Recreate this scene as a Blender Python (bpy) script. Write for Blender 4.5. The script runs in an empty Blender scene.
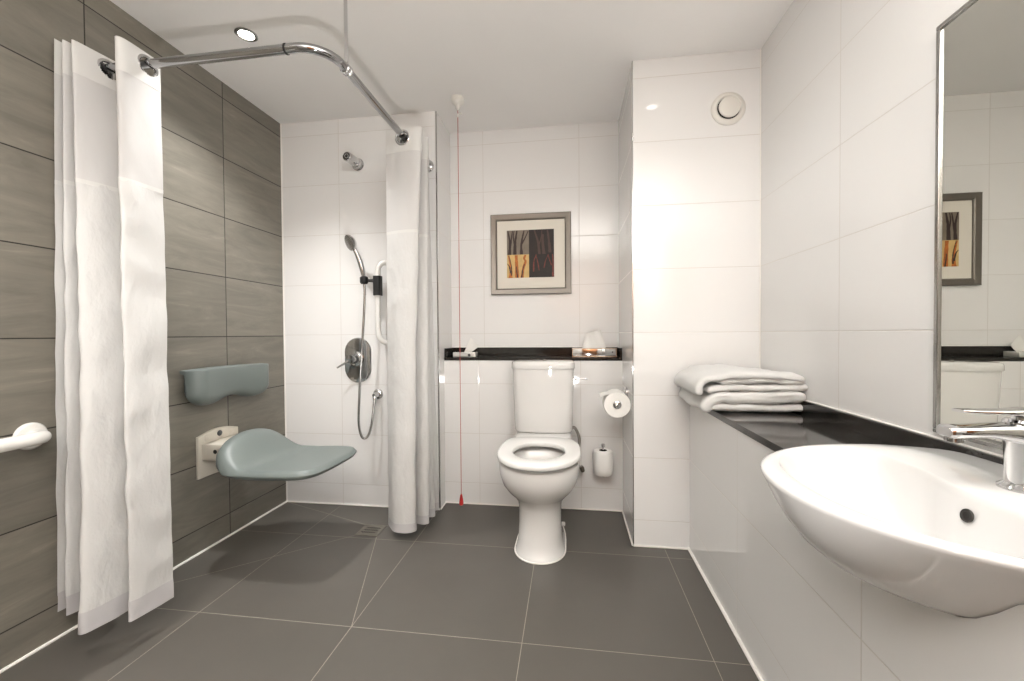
import bpy, bmesh, math, random
from mathutils import Vector, Matrix, noise
PI = math.pi
scene = bpy.context.scene
COL = scene.collection
random.seed(7)

# ------------------------------------------------------------------ dimensions (metres)
H = 2.2857
XL, XR = -1.7146, 0.8574           # left wall, right wall
YS = 2.3014                         # tiled shower end wall
XP = -0.746                         # pier corner (left edge of toilet recess)
YB, YR = 2.4064, 2.5737             # boxing below the shelf, recess wall above it
XQ, YC = 0.2952, 2.0195             # column on the right of the recess
XK = 0.5505                         # tiled counter front
YF = -1.35                          # wall behind the camera
PT, PX = 0.2965, 0.5955             # tile course height, tile length
Z0 = 0.127

# ------------------------------------------------------------------ mesh helpers
def V(*a): return Vector(a)

def box(bm, lo, hi, bev=0.0, seg=2):
    lo, hi = Vector(lo), Vector(hi)
    vs = [bm.verts.new((x, y, z)) for z in (lo.z, hi.z) for y in (lo.y, hi.y) for x in (lo.x, hi.x)]
    fs = [(0, 2, 3, 1), (4, 5, 7, 6), (0, 1, 5, 4), (2, 6, 7, 3), (0, 4, 6, 2), (1, 3, 7, 5)]
    faces = [bm.faces.new([vs[i] for i in f]) for f in fs]
    if bev > 0:
        es = {e for f in faces for e in f.edges}
        bmesh.ops.bevel(bm, geom=list(es), offset=bev, segments=seg, affect='EDGES', profile=0.5)
    return vs

def loft(bm, rings, cap0=True, cap1=True, closed=True, wrap=False):
    vr = [[bm.verts.new(p) for p in r] for r in rings]
    n = len(rings[0])
    pairs = list(zip(vr, vr[1:]))
    if wrap: pairs.append((vr[-1], vr[0]))
    for a, b in pairs:
        for i in range(n if closed else n - 1):
            j = (i + 1) % n
            bm.faces.new((a[i], a[j], b[j], b[i]))
    if not wrap:
        if cap0: bm.faces.new(list(reversed(vr[0])))
        if cap1: bm.faces.new(vr[-1])
    return vr

def catmull(pts, sub=6):
    pts = [Vector(p) for p in pts]
    out = []
    for i in range(len(pts) - 1):
        p0 = pts[i - 1] if i > 0 else pts[i] * 2 - pts[i + 1]
        p1, p2 = pts[i], pts[i + 1]
        p3 = pts[i + 2] if i + 2 < len(pts) else pts[i + 1] * 2 - pts[i]
        for k in range(sub):
            t = k / sub
            out.append(0.5 * (2 * p1 + (p2 - p0) * t + (2 * p0 - 5 * p1 + 4 * p2 - p3) * t * t + (3 * p1 - p0 - 3 * p2 + p3) * t ** 3))
    out.append(pts[-1])
    return out

def tube(bm, pts, r, seg=16, caps=True):
    pts = [Vector(p) for p in pts]
    rad = r if isinstance(r, (list, tuple)) else [r] * len(pts)
    rings = []
    t0 = (pts[1] - pts[0]).normalized()
    ref = Vector((0, 0, 1)) if abs(t0.z) < 0.9 else Vector((1, 0, 0))
    nrm = t0.cross(ref).normalized()
    for i, p in enumerate(pts):
        a = pts[i - 1] if i > 0 else p
        b = pts[i + 1] if i + 1 < len(pts) else p
        t = (b - a).normalized()
        nrm = (nrm - t * nrm.dot(t)).normalized()
        bn = t.cross(nrm)
        rings.append([p + (nrm * math.cos(2 * PI * k / seg) + bn * math.sin(2 * PI * k / seg)) * rad[i] for k in range(seg)])
    loft(bm, rings, caps, caps)

def basis(axis):
    w = Vector(axis).normalized()
    ref = Vector((0, 0, 1)) if abs(w.z) < 0.9 else Vector((1, 0, 0))
    u = ref.cross(w).normalized()
    return u, w.cross(u), w

def lathe(bm, o, axis, prof, seg=32, cap0=True, cap1=True):
    o = Vector(o)
    u, v, w = basis(axis)
    rings = [[o + w * h + (u * math.cos(2 * PI * k / seg) + v * math.sin(2 * PI * k / seg)) * max(r, 1e-5) for k in range(seg)] for r, h in prof]
    loft(bm, rings, cap0, cap1)

def torus(bm, o, axis, R, r, seg=32, ts=10):
    o = Vector(o)
    u, v, w = basis(axis)
    rings = []
    for k in range(seg):
        d = u * math.cos(2 * PI * k / seg) + v * math.sin(2 * PI * k / seg)
        rings.append([o + d * (R + r * math.cos(2 * PI * j / ts)) + w * r * math.sin(2 * PI * j / ts) for j in range(ts)])
    loft(bm, rings, wrap=True)

def prism(bm, poly, fn, t0, t1):
    """poly: 2D points, fn(a, b, t) -> 3D"""
    loft(bm, [[fn(a, b, t0) for a, b in poly], [fn(a, b, t1) for a, b in poly]])

def obj(name, bm, mat, parent=None, smooth=True, angle=40):
    bmesh.ops.recalc_face_normals(bm, faces=bm.faces)
    if parent is not None:
        for v in bm.verts: v.co -= ORG[parent.name]
    me = bpy.data.meshes.new(name)
    bm.to_mesh(me); bm.free()
    if smooth:
        for p in me.polygons: p.use_smooth = True
        me.set_sharp_from_angle(angle=math.radians(angle))
    for m in (mat if isinstance(mat, (list, tuple)) else [mat]): me.materials.append(m)
    o = bpy.data.objects.new(name, me)
    COL.objects.link(o)
    if parent is not None:
        o.parent = parent
        ORG[o.name] = ORG[parent.name]
    else:
        ORG[o.name] = Vector((0, 0, 0))
    return o
ORG = {}

def sub(name, bm, mat, part, **k):
    """a sub-part: part sits at the thing's origin, so the same offset applies"""
    return obj(name, bm, mat, part, **k)

def thing(name, label, cat, loc=(0, 0, 0), group=None):
    o = bpy.data.objects.new(name, None)
    COL.objects.link(o)
    o.location = loc
    o.empty_display_size = 0.05
    o['label'] = label; o['category'] = cat
    if group: o['group'] = group
    ORG[o.name] = Vector(loc)
    return o

def tag(o, label, cat, group=None):
    o['label'] = label; o['category'] = cat
    if group: o['group'] = group
    return o

def struct(name, bm, mat, **k):
    o = obj(name, bm, mat, **k)
    o['kind'] = 'structure'
    return o

def B(): return bmesh.new()

# ------------------------------------------------------------------ materials
def new_mat(name):
    m = bpy.data.materials.new(name); m.use_nodes = True
    nt = m.node_tree
    return m, nt, nt.nodes['Principled BSDF']

def M(name, col, rough=0.5, metal=0.0, spec=0.5, bump=0.0, bscale=200.0, var=0.0, vscale=8.0, coat=0.0, trans=0.0, sss=0.0):
    m, nt, p = new_mat(name)
    p.inputs['Base Color'].default_value = (*col, 1)
    p.inputs['Roughness'].default_value = rough
    p.inputs['Metallic'].default_value = metal
    p.inputs['Specular IOR Level'].default_value = spec
    p.inputs['Coat Weight'].default_value = coat
    p.inputs['Transmission Weight'].default_value = trans
    if var > 0 or bump > 0:
        tc = nt.nodes.new('ShaderNodeNewGeometry')
    if var > 0:
        n = nt.nodes.new('ShaderNodeTexNoise'); n.inputs['Scale'].default_value = vscale; n.inputs['Detail'].default_value = 6
        nt.links.new(tc.outputs['Position'], n.inputs['Vector'])
        r = nt.nodes.new('ShaderNodeValToRGB')
        r.color_ramp.elements[0].position = 0.3; r.color_ramp.elements[1].position = 0.7
        r.color_ramp.elements[0].color = (*[c * (1 - var) for c in col], 1)
        r.color_ramp.elements[1].color = (*[min(1, c * (1 + var)) for c in col], 1)
        nt.links.new(n.outputs['Fac'], r.inputs['Fac']); nt.links.new(r.outputs['Color'], p.inputs['Base Color'])
    if bump > 0:
        n = nt.nodes.new('ShaderNodeTexNoise'); n.inputs['Scale'].default_value = bscale; n.inputs['Detail'].default_value = 4
        nt.links.new(tc.outputs['Position'], n.inputs['Vector'])
        b = nt.nodes.new('ShaderNodeBump'); b.inputs['Strength'].default_value = bump; b.inputs['Distance'].default_value = 0.01
        nt.links.new(n.outputs['Fac'], b.inputs['Height']); nt.links.new(b.outputs['Normal'], p.inputs['Normal'])
    return m

class NB:
    """tiny node-math helper"""
    def __init__(s, nt): s.nt = nt
    def m(s, op, a, b=None, c=None):
        n = s.nt.nodes.new('ShaderNodeMath'); n.operation = op
        for i, x in enumerate((a, b, c)):
            if x is None: continue
            if isinstance(x, (int, float)): n.inputs[i].default_value = x
            else: s.nt.links.new(x, n.inputs[i])
        return n.outputs[0]

def tile_mat(name, u_axis, u0, pu, v_axis, v0, pv, col, grout, gw=0.0025, rough=0.06, kind='plain', bumpk=1.0):
    m, nt, p = new_mat(name)
    nb = NB(nt)
    g = nt.nodes.new('ShaderNodeNewGeometry')
    s = nt.nodes.new('ShaderNodeSeparateXYZ'); nt.links.new(g.outputs['Position'], s.inputs[0])
    ax = {'x': s.outputs[0], 'y': s.outputs[1], 'z': s.outputs[2]}
    U = nb.m('DIVIDE', nb.m('SUBTRACT', ax[u_axis], u0), pu)
    W = nb.m('DIVIDE', nb.m('SUBTRACT', ax[v_axis], v0), pv)
    du = nb.m('MULTIPLY', nb.m('PINGPONG', U, 0.5), pu)
    dv = nb.m('MULTIPLY', nb.m('PINGPONG', W, 0.5), pv)
    d = nb.m('MINIMUM', du, dv)
    if kind == 'floor':
        X, Y = ax['x'], ax['y']
        for (ax0, ay0, ax1, ay1) in FALLS:
            L = math.hypot(ax1 - ax0, ay1 - ay0); nx, ny = -(ay1 - ay0) / L, (ax1 - ax0) / L
            dd = nb.m('ABSOLUTE', nb.m('ADD', nb.m('ADD', nb.m('MULTIPLY', X, nx), nb.m('MULTIPLY', Y, ny)), -(nx * ax0 + ny * ay0)))
            ins = nb.m('MULTIPLY', nb.m('MULTIPLY', nb.m('GREATER_THAN', X, min(ax0, ax1)), nb.m('LESS_THAN', X, max(ax0, ax1))),
                       nb.m('MULTIPLY', nb.m('GREATER_THAN', Y, min(ay0, ay1)), nb.m('LESS_THAN', Y, max(ay0, ay1))))
            dd = nb.m('ADD', dd, nb.m('MULTIPLY', nb.m('SUBTRACT', 1.0, ins), 1.0))
            d = nb.m('MINIMUM', d, dd)
    mask = nb.m('LESS_THAN', d, gw / 2)
    # per tile random value
    cb = nt.nodes.new('ShaderNodeCombineXYZ')
    nt.links.new(nb.m('FLOOR', U), cb.inputs[0]); nt.links.new(nb.m('FLOOR', W), cb.inputs[1])
    wn = nt.nodes.new('ShaderNodeTexWhiteNoise'); wn.noise_dimensions = '3D'; nt.links.new(cb.outputs[0], wn.inputs['Vector'])
    mix = nt.nodes.new('ShaderNodeMix'); mix.data_type = 'RGBA'
    if kind == 'stone':
        # streaky stone: noise stretched along a slanted direction, offset per tile
        off = nt.nodes.new('ShaderNodeVectorMath'); off.operation = 'MULTIPLY_ADD'
        nt.links.new(wn.outputs['Color'], off.inputs[0]); off.inputs[1].default_value = (7, 7, 7)
        nt.links.new(g.outputs['Position'], off.inputs[2])
        mp = nt.nodes.new('ShaderNodeMapping'); nt.links.new(off.outputs[0], mp.inputs['Vector'])
        mp.inputs['Rotation'].default_value = (math.radians(24), 0, 0)
        mp.inputs['Scale'].default_value = (1, 1.7, 11)
        n1 = nt.nodes.new('ShaderNodeTexNoise'); n1.inputs['Scale'].default_value = 1.5; n1.inputs['Detail'].default_value = 8; n1.inputs['Roughness'].default_value = 0.70; n1.inputs['Distortion'].default_value = 0.9
        nt.links.new(mp.outputs[0], n1.inputs['Vector'])
        r = nt.nodes.new('ShaderNodeValToRGB'); el = r.color_ramp.elements
        el[0].position = 0.30; el[0].color = (*[c * 0.78 for c in col], 1)
        el[1].position = 0.80; el[1].color = (*[c * 1.65 for c in col], 1)
        e = el.new(0.5); e.color = (*col, 1)
        e = el.new(0.62); e.color = (*[c * 1.12 for c in col], 1)
        nt.links.new(n1.outputs['Fac'], r.inputs['Fac'])
        br = nb.m('ADD', 0.92, nb.m('MULTIPLY', wn.outputs['Value'], 0.16))
        vm = nt.nodes.new('ShaderNodeVectorMath'); vm.operation = 'SCALE'
        nt.links.new(r.outputs['Color'], vm.inputs[0]); nt.links.new(br, vm.inputs['Scale'])
        nt.links.new(vm.outputs[0], mix.inputs['A'])
    else:
        n1 = nt.nodes.new('ShaderNodeTexNoise'); n1.inputs['Scale'].default_value = 5 if kind == 'floor' else 1.2; n1.inputs['Detail'].default_value = 8 if kind == 'floor' else 2; n1.inputs['Roughness'].default_value = 0.65
        nt.links.new(g.outputs['Position'], n1.inputs['Vector'])
        a = 0.20 if kind == 'floor' else 0.02
        br = nb.m('ADD', 1 - a / 2, nb.m('MULTIPLY', n1.outputs['Fac'], a))
        br = nb.m('ADD', br, nb.m('MULTIPLY', nb.m('SUBTRACT', wn.outputs['Value'], 0.5), 0.05 if kind == 'floor' else 0.012))
        vm = nt.nodes.new('ShaderNodeVectorMath'); vm.operation = 'SCALE'; vm.inputs[0].default_value = col
        nt.links.new(br, vm.inputs['Scale']); nt.links.new(vm.outputs[0], mix.inputs['A'])
    mix.inputs['B'].default_value = (*grout, 1)
    nt.links.new(mask, mix.inputs['Factor'])
    nt.links.new(mix.outputs['Result'], p.inputs['Base Color'])
    rr = nb.m('ADD', rough, nb.m('MULTIPLY', mask, 0.6 - rough if rough < 0.6 else 0))
    nt.links.new(rr, p.inputs['Roughness'])
    # recessed joint + faint unevenness of the glaze
    hgt = nb.m('MINIMUM', nb.m('DIVIDE', d, gw), 1.0)
    bp = nt.nodes.new('ShaderNodeBump'); bp.inputs['Strength'].default_value = 0.35 * bumpk; bp.inputs['Distance'].default_value = 0.002
    nt.links.new(hgt, bp.inputs['Height'])
    n2 = nt.nodes.new('ShaderNodeTexNoise'); n2.inputs['Scale'].default_value = {'plain': 9, 'stone': 160, 'floor': 240}[kind]; n2.inputs['Detail'].default_value = 1.5 if kind == 'plain' else 4
    nt.links.new(g.outputs['Position'], n2.inputs['Vector'])
    b2 = nt.nodes.new('ShaderNodeBump'); b2.inputs['Strength'].default_value = {'plain': 0.04, 'stone': 0.12, 'floor': 0.06}[kind]; b2.inputs['Distance'].default_value = 0.004 if kind == 'plain' else 0.002
    nt.links.new(n2.outputs['Fac'], b2.inputs['Height']); nt.links.new(bp.outputs['Normal'], b2.inputs['Normal'])
    nt.links.new(b2.outputs['Normal'], p.inputs['Normal'])
    return m

DR = (-1.025, 2.013)      # floor drain centre
DH = 0.059
FX, FY, FP = -1.354, 1.3355, 0.597
FALLS = [(DR[0] + DH, DR[1] - DH, -0.757, 1.3355), (DR[0] - DH, DR[1] - DH, XL, 1.40),
         (DR[0] - DH, DR[1] + DH, XL, YS), (DR[0] + DH, DR[1] + DH, XP, YS)]
WHITE = (0.815, 0.81, 0.80)
GROUT = (0.64, 0.615, 0.58)
m_floor = tile_mat('floor_tile', 'x', FX, FP, 'y', FY, FP, (0.098, 0.090, 0.078), (0.33, 0.30, 0.25), 0.0022, 0.42, 'floor')
m_stone = tile_mat('brown_stone_tile', 'y', 1.8758, 0.597, 'z', 2.2055 - 0.2985 * 8, 0.2985, (0.192, 0.177, 0.147), (0.022, 0.019, 0.016), 0.0042, 0.36, 'stone')
m_wx = tile_mat('white_tile_facing', 'x', -1.345, PX, 'z', Z0, PT, WHITE, GROUT, 0.0026, 0.07)
m_wrec = tile_mat('white_tile_recess', 'x', -0.534, PX, 'z', Z0, PT, WHITE, GROUT, 0.0026, 0.07)
m_wcol = tile_mat('white_tile_column', 'x', XQ - 0.002, 2.0, 'z', Z0, PT, WHITE, GROUT, 0.0026, 0.06)
m_wy = tile_mat('white_tile_side', 'y', 1.465, PX, 'z', Z0, PT, WHITE, GROUT, 0.0026, 0.06)
m_ceil = M('ceiling_paint', (0.93, 0.915, 0.895), 0.75, bump=0.03, bscale=60, var=0.012, vscale=2)
m_plain = M('painted_wall', (0.62, 0.59, 0.55), 0.6, var=0.02)
m_seal = M('white_sealant', (0.88, 0.86, 0.82), 0.35)
m_chrome = M('chrome', (0.62, 0.62, 0.625), 0.06, 1.0)
m_chrome2 = M('brushed_chrome', (0.46, 0.455, 0.445), 0.2, 1.0)
m_dark = M('dark_rubber', (0.012, 0.012, 0.013), 0.45)
m_cer = M('white_ceramic', (0.73, 0.722, 0.706), 0.05, coat=0.3)
m_cer2 = M('sink_ceramic', (0.68, 0.678, 0.674), 0.04, coat=0.3)
m_seatp = M('white_seat_plastic', (0.78, 0.773, 0.755), 0.16)
m_nylon = M('white_nylon', (0.80, 0.79, 0.76), 0.25)
m_cream = M('cream_plastic', (0.66, 0.62, 0.54), 0.35)
m_grey = M('blue_grey_foam', (0.160, 0.186, 0.178), 0.42, bump=0.02, bscale=500)
m_black = M('black_stone', (0.022, 0.020, 0.018), 0.09, var=0.15, vscale=60)
m_paper = M('tissue_paper', (0.86, 0.85, 0.82), 0.9, bump=0.05, bscale=300)
m_core = M('card_core', (0.25, 0.20, 0.15), 0.8)
m_towel = M('towel_cotton', (0.96, 0.955, 0.94), 0.95, bump=0.9, bscale=330)
m_red = M('red_cord', (0.42, 0.07, 0.06), 0.6)
m_redp = M('red_plastic', (0.45, 0.02, 0.02), 0.35)
m_pvc = M('white_pvc', (0.76, 0.74, 0.69), 0.35)
m_wood = M('brown_door_wood', (0.23, 0.095, 0.035), 0.35, var=0.3, vscale=6)
m_mat = M('cream_mount_card', (0.74, 0.70, 0.62), 0.8)
m_void = M('hole_shadow', (0.02, 0.018, 0.016), 0.7)
m_water = M('pan_water', (0.75, 0.78, 0.76), 0.02, trans=0.6)

# mirror glass, slightly grey-green silvering
m_mirror = M('mirror_glass', (0.72, 0.725, 0.68), 0.0, 1.0)

def cloth(name, col, transp=0.0, transl=0.35, bump=0.5):
    m, nt, p = new_mat(name)
    out = nt.nodes['Material Output']
    g = nt.nodes.new('ShaderNodeNewGeometry')
    n = nt.nodes.new('ShaderNodeTexNoise'); n.inputs['Scale'].default_value = 13; n.inputs['Detail'].default_value = 4; n.inputs['Distortion'].default_value = 0.15
    mp = nt.nodes.new('ShaderNodeMapping'); mp.inputs['Scale'].default_value = (1.3, 1.3, 0.7); mp.inputs['Rotation'].default_value = (0.5, 0.3, 0)
    nt.links.new(g.outputs['Position'], mp.inputs['Vector']); nt.links.new(mp.outputs[0], n.inputs['Vector'])
    b = nt.nodes.new('ShaderNodeBump'); b.inputs['Strength'].default_value = bump; b.inputs['Distance'].default_value = 0.02
    nt.links.new(n.outputs['Fac'], b.inputs['Height']); nt.links.new(b.outputs['Normal'], p.inputs['Normal'])
    p.inputs['Base Color'].default_value = (*col, 1); p.inputs['Roughness'].default_value = 0.6
    p.inputs['Specular IOR Level'].default_value = 0.3
    tl = nt.nodes.new('ShaderNodeBsdfTranslucent'); tl.inputs['Color'].default_value = (*col, 1)
    nt.links.new(b.outputs['Normal'], tl.inputs['Normal'])
    mx = nt.nodes.new('ShaderNodeMixShader'); mx.inputs[0].default_value = transl
    nt.links.new(p.outputs[0], mx.inputs[1]); nt.links.new(tl.outputs[0], mx.inputs[2])
    last = mx
    if transp > 0:
        tr = nt.nodes.new('ShaderNodeBsdfTransparent')
        m2 = nt.nodes.new('ShaderNodeMixShader'); m2.inputs[0].default_value = transp
        nt.links.new(mx.outputs[0], m2.inputs[1]); nt.links.new(tr.outputs[0], m2.inputs[2]); last = m2
    nt.links.new(last.outputs[0], out.inputs['Surface'])
    return m
m_cloth = cloth('curtain_fabric', (0.69, 0.685, 0.672), 0, 0.2, 0.45)
m_head = cloth('curtain_header_tape', (0.73, 0.725, 0.705), 0, 0.12, 0.1)
m_sheer = cloth('curtain_sheer_voile', (0.70, 0.69, 0.68), 0.06, 0.22, 0.08)
m_liner = cloth('curtain_vinyl_liner', (0.61, 0.595, 0.60), 0, 0.25, 0.1)

def emit(name, col, s):
    m, nt, p = new_mat(name)
    p.inputs['Base Color'].default_value = (0.8, 0.8, 0.8, 1)
    p.inputs['Emission Color'].default_value = (*col, 1); p.inputs['Emission Strength'].default_value = s
    return m
m_lamp = emit('lamp_glow', (1.0, 0.95, 0.88), 14)

# ------------------------------------------------------------------ room shell
T = 0.12
bm = B(); box(bm, (XL - T, YF - T, -0.1), (XR + T, YR + T, 0)); struct('floor', bm, m_floor, smooth=False)
bm = B(); box(bm, (XL - T, YF - T, H), (XR + T, YR + T, H + 0.1)); struct('ceiling', bm, m_ceil, smooth=False)
bm = B(); box(bm, (XL - T, YF - T, 0), (XL, YR + T, H)); struct('wall_left', bm, m_stone, smooth=False)
bm = B(); box(bm, (XR, YF - T, 0), (XR + T, YR + T, H)); struct('wall_right', bm, m_wy, smooth=False)
bm = B(); box(bm, (XL, YF - T, 0), (XR, YF, H)); struct('wall_front', bm, m_plain, smooth=False)
bm = B(); box(bm, (XL, YS, 0), (-0.7915, YR + T, H)); box(bm, (-0.7893, YS, 0), (XP, YR + T, H)); box(bm, (-0.7915, YS + 0.001, 0), (-0.7893, YR, H))
struct('wall_shower', bm, [m_wx], smooth=False)
bm = B(); box(bm, (XP, YR, 0), (XQ, YR + T, H)); struct('wall_back', bm, m_wrec, smooth=False)
bm = B(); box(bm, (XP, YB, 0), (XQ, YR, 0.858)); struct('wall_cistern', bm, m_wrec, smooth=False)
bm = B(); box(bm, (XQ, YC, 0), (XR, YR + T, H)); struct('wall_column', bm, m_wcol, smooth=False)

# sink outline, shared with the cut-outs of counter and panel
BY, BZ = 0.785, 0.752
def outline(xf, xb, hw, xc, z, n=2.1, nf=44, nb_=28, bulge=0.0):
    pts = []
    for i in range(nf + 1):
        th = -PI / 2 + PI * i / nf
        c, s_ = math.cos(th), math.sin(th)
        x = xc - (xc - xf) * abs(c) ** (2 / n)
        y = BY + hw * math.copysign(abs(s_) ** (2 / n), s_)
        pts.append(V(x, y, z))
    # back: rounded corners then straight
    for i in range(1, nb_):
        u = i / nb_
        a = math.cos(PI * u)
        rx = 1 - abs(a) ** 16
        pts.append(V(xc + (xb - xc) * rx - bulge * max(0, 1 - (a / 0.42) ** 2) ** 2, BY + hw * a, z))
    return pts
# tiled panel under the counter with the opening for the sink
OUTER = []
# outside, bottom to rim
for (z, k), wf in zip([(0.590, 0.30), (0.594, 0.42), (0.604, 0.55), (0.620, 0.67), (0.645, 0.785), (0.675, 0.875), (0.705, 0.938), (0.727, 0.975), (0.739, 0.993)], [0.34, 0.42, 0.50, 0.575, 0.66, 0.75, 0.85, 0.935, 0.985]):
    xf = 0.358 + (0.60 - 0.358) * (1 - k) * 1.05
    OUTER.append(outline(xf, min(0.838, 0.70 + 0.14 * k), 0.290 * wf, 0.70, z, 2.1))
def section(ring, x):
    ys = []
    for a, b in zip(ring, ring[1:] + ring[:1]):
        if (a.x - x) * (b.x - x) < 0: ys.append(a.y + (b.y - a.y) * (x - a.x) / (b.x - a.x))
    return (max(ys), min(ys)) if len(ys) >= 2 else None
hits = [(section(r, XK + 0.004), r[0].z) for r in OUTER if r[0].z < 0.692]
hits = [(h, z) for h, z in hits if h]
top_ = section(OUTER[6], XK + 0.004)
sec = [(h[0], z) for h, z in reversed(hits)] + [((hits[0][0][0] + hits[0][0][1]) / 2, hits[0][1] - 0.004)] + [(h[1], z) for h, z in hits]
poly = [(YF, 0), (YC, 0), (YC, 0.692), (top_[0], 0.692)] + sec + [(top_[1], 0.692), (YF, 0.692)]
bm = B(); prism(bm, poly, lambda a, b, t: V(t, a, b), XK, XK + 0.014); struct('wall_counter', bm, m_wy, smooth=False)

def bead(name, pts, r=0.0045):
    bm = B(); tube(bm, pts, r, 8); return struct(name, bm, m_seal)
zb = 0.0035
bead('baseboard_left', [(XL + .003, YF, zb), (XL + .003, YS, zb)], 0.0055)
bead('baseboard_shower', [(XL, YS - .003, zb), (XP, YS - .003, zb)])
bead('baseboard_pier', [(XP + .003, YS, zb), (XP + .003, YB, zb)])
bead('baseboard_back', [(XP, YB - .003, zb), (XQ, YB - .003, zb)])
bead('baseboard_recess', [(XQ - .003, YB, zb), (XQ - .003, YC, zb)])
bead('baseboard_column', [(XQ, YC - .003, zb), (XK, YC - .003, zb)])
bead('baseboard_right', [(XK - .003, YC, zb), (XK - .003, YF, zb)], 0.0075)
bead('trim_1', [(XL + .002, YS - .002, 0), (XL + .002, YS - .002, H)], 0.0045)
bead('trim_2', [(XR - .002, YC - .002, 0.75), (XR - .002, YC - .002, H)], 0.0025)
bm = B(); box(bm, (XP - 0.006, YS - 0.0015, 0), (XP + 0.0015, YS + 0.006, H), 0.001); struct('trim_3', bm, m_chrome2)
bm = B(); box(bm, (XQ - 0.0015, YC - 0.0015, 0), (XQ + 0.004, YC + 0.006, H), 0.001); struct('trim_4', bm, m_chrome)
# brown door in the wall behind the camera (seen only in reflections)
bm = B(); box(bm, (-0.35, YF, 0), (0.50, YF + 0.03, 2.05), 0.004); struct('door_1', bm, m_wood)
bm = B(); box(bm, (-0.42, YF, 0), (-0.35, YF + 0.045, 2.12), 0.003); box(bm, (0.50, YF, 0), (0.57, YF + 0.045, 2.12), 0.003); box(bm, (-0.35, YF, 2.05), (0.50, YF + 0.045, 2.12), 0.003)
struct('trim_5', bm, m_wood)

# ------------------------------------------------------------------ counter
t = thing('vanity_counter', 'black stone counter with a back upstand along the right wall, under the towels', 'counter', (0.70, 1.6, 0.692))
XB = 0.843
front = [(p.x, p.y) for p in outline(0.352, 0.84, 0.29, 0.70, 0)]
cut_far = [(q[0], q[1]) for q in front if q[0] >= XK and q[1] > BY and q[0] < 0.72]
cut_near = [(q[0], q[1]) for q in front if q[0] >= XK and q[1] < BY and q[0] < 0.72]
cut_far.sort(key=lambda q: q[0]); cut_near.sort(key=lambda q: -q[0])
e = 0.004
poly = [(XK - 0.004, YC - .001)] + [(XK - 0.004, cut_far[0][1] + e)] + [(x, y + e) for x, y in cut_far] + [(0.842, BY + 0.29 + e), (0.842, BY - 0.29 - e)] + [(x, y - e) for x, y in cut_near] + [(XK - 0.004, cut_near[-1][1] - e), (XK - 0.004, YF + .002), (XR - .001, YF + .002), (XR - .001, YC - .001)]
bm = B(); prism(bm, poly, lambda a, b, z: V(a, b, z), 0.692, 0.713); obj('worktop', bm, m_black, t, smooth=False)
bm = B(); box(bm, (XB, YF + .002, 0.7135), (XR - .001, YC - .001, 0.762), 0.0015); obj('upstand', bm, m_black, t, angle=20)
bm = B(); tube(bm, [(XR - .004, YF + .01, 0.7635), (XR - .004, YC - .006, 0.7635)], 0.003, 8); o = obj('sealant_line', bm, m_seal, t); o['label'] = 'white sealant line along the top of the upstand'

# ------------------------------------------------------------------ sink
t = thing('wall_sink', 'white ceramic semi-recessed sink bulging out of the tiled counter', 'sink', (0.70, BY, 0.56))
def clipx(r, xmin):
    return [V(max(p.x, xmin), p.y, p.z) for p in r]
bm = B()
rings = list(OUTER)
rings.append(outline(0.358, 0.840, 0.290, 0.70, 0.745))
rings.append(outline(0.361, 0.840, 0.288, 0.70, 0.750))
rings.append(outline(0.369, 0.838, 0.283, 0.70, BZ))
rings.append(outline(0.396, 0.668, 0.252, 0.60, BZ, 2.2, bulge=0.016))
rings.append(outline(0.402, 0.664, 0.246, 0.60, BZ - 0.003, 2.2, bulge=0.018))
for (z, k) in [(0.735, 0.96), (0.71, 0.88), (0.68, 0.77), (0.65, 0.63), (0.63, 0.48), (0.622, 0.30), (0.617, 0.12)]:
    rings.append(outline(0.57 - (0.57 - 0.398) * k, 0.57 + 0.09 * (0.35 + 0.65 * k), 0.243 * k, 0.59, z, 2.2, bulge=0.016 * k))
loft(bm, rings)
obj('basin', bm, m_cer2, t, angle=70)
bm = B(); torus(bm, (0.6385, 0.765, 0.714), (-1, 0, 0.22), 0.0085, 0.0025); lathe(bm, (0.6385, 0.765, 0.714), (-1, 0, 0.22), [(0.0082, -0.004), (0.0082, 0.001)])
o = obj('overflow_hole', bm, m_void, t); o['label'] = 'dark round overflow hole below the tap'
bm = B(); lathe(bm, (0.57, BY, 0.617), (0, 0, 1), [(0.03, 0), (0.03, 0.004), (0.024, 0.006), (0.001, 0.006)]); obj('drain_plug', bm, m_chrome, t)

# ------------------------------------------------------------------ tap
TX, TY = 0.742, 0.790
t = thing('mixer_tap', 'chrome single-lever tap standing on the white sink', 'tap', (TX, TY, BZ))
bm = B(); lathe(bm, (TX, TY, BZ), (0, 0, 1), [(0.031, 0), (0.031, 0.004), (0.027, 0.007), (0.0235, 0.010), (0.0225, 0.04), (0.024, 0.072), (0.0255, 0.09), (0.0255, 0.112), (0.022, 0.116)]); obj('tap_body', bm, m_chrome, t)
# flat spout with rounded rectangular section
def rrect(hw, hh, n=5):
    r = min(hw, hh) * 0.7; pts = []
    for cx, cy, a0 in ((hw - r, hh - r, 0), (-hw + r, hh - r, PI / 2), (-hw + r, -hh + r, PI), (hw - r, -hh + r, 1.5 * PI)):
        for i in range(n): a = a0 + PI / 2 * i / (n - 1); pts.append((cx + r * math.cos(a), cy + r * math.sin(a)))
    return pts
bm = B(); rings = []
for (d, hw, hh, zz) in [(0.0, 0.022, 0.020, 0.092), (0.03, 0.021, 0.014, 0.095), (0.06, 0.020, 0.010, 0.0965), (0.09, 0.019, 0.009, 0.095), (0.114, 0.018, 0.0095, 0.0935), (0.118, 0.015, 0.007, 0.0935)]:
    rings.append([V(TX - d, TY + a, BZ + zz + b) for a, b in rrect(hw, hh)])
loft(bm, rings); sp = obj('spout', bm, m_chrome, t)
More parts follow.
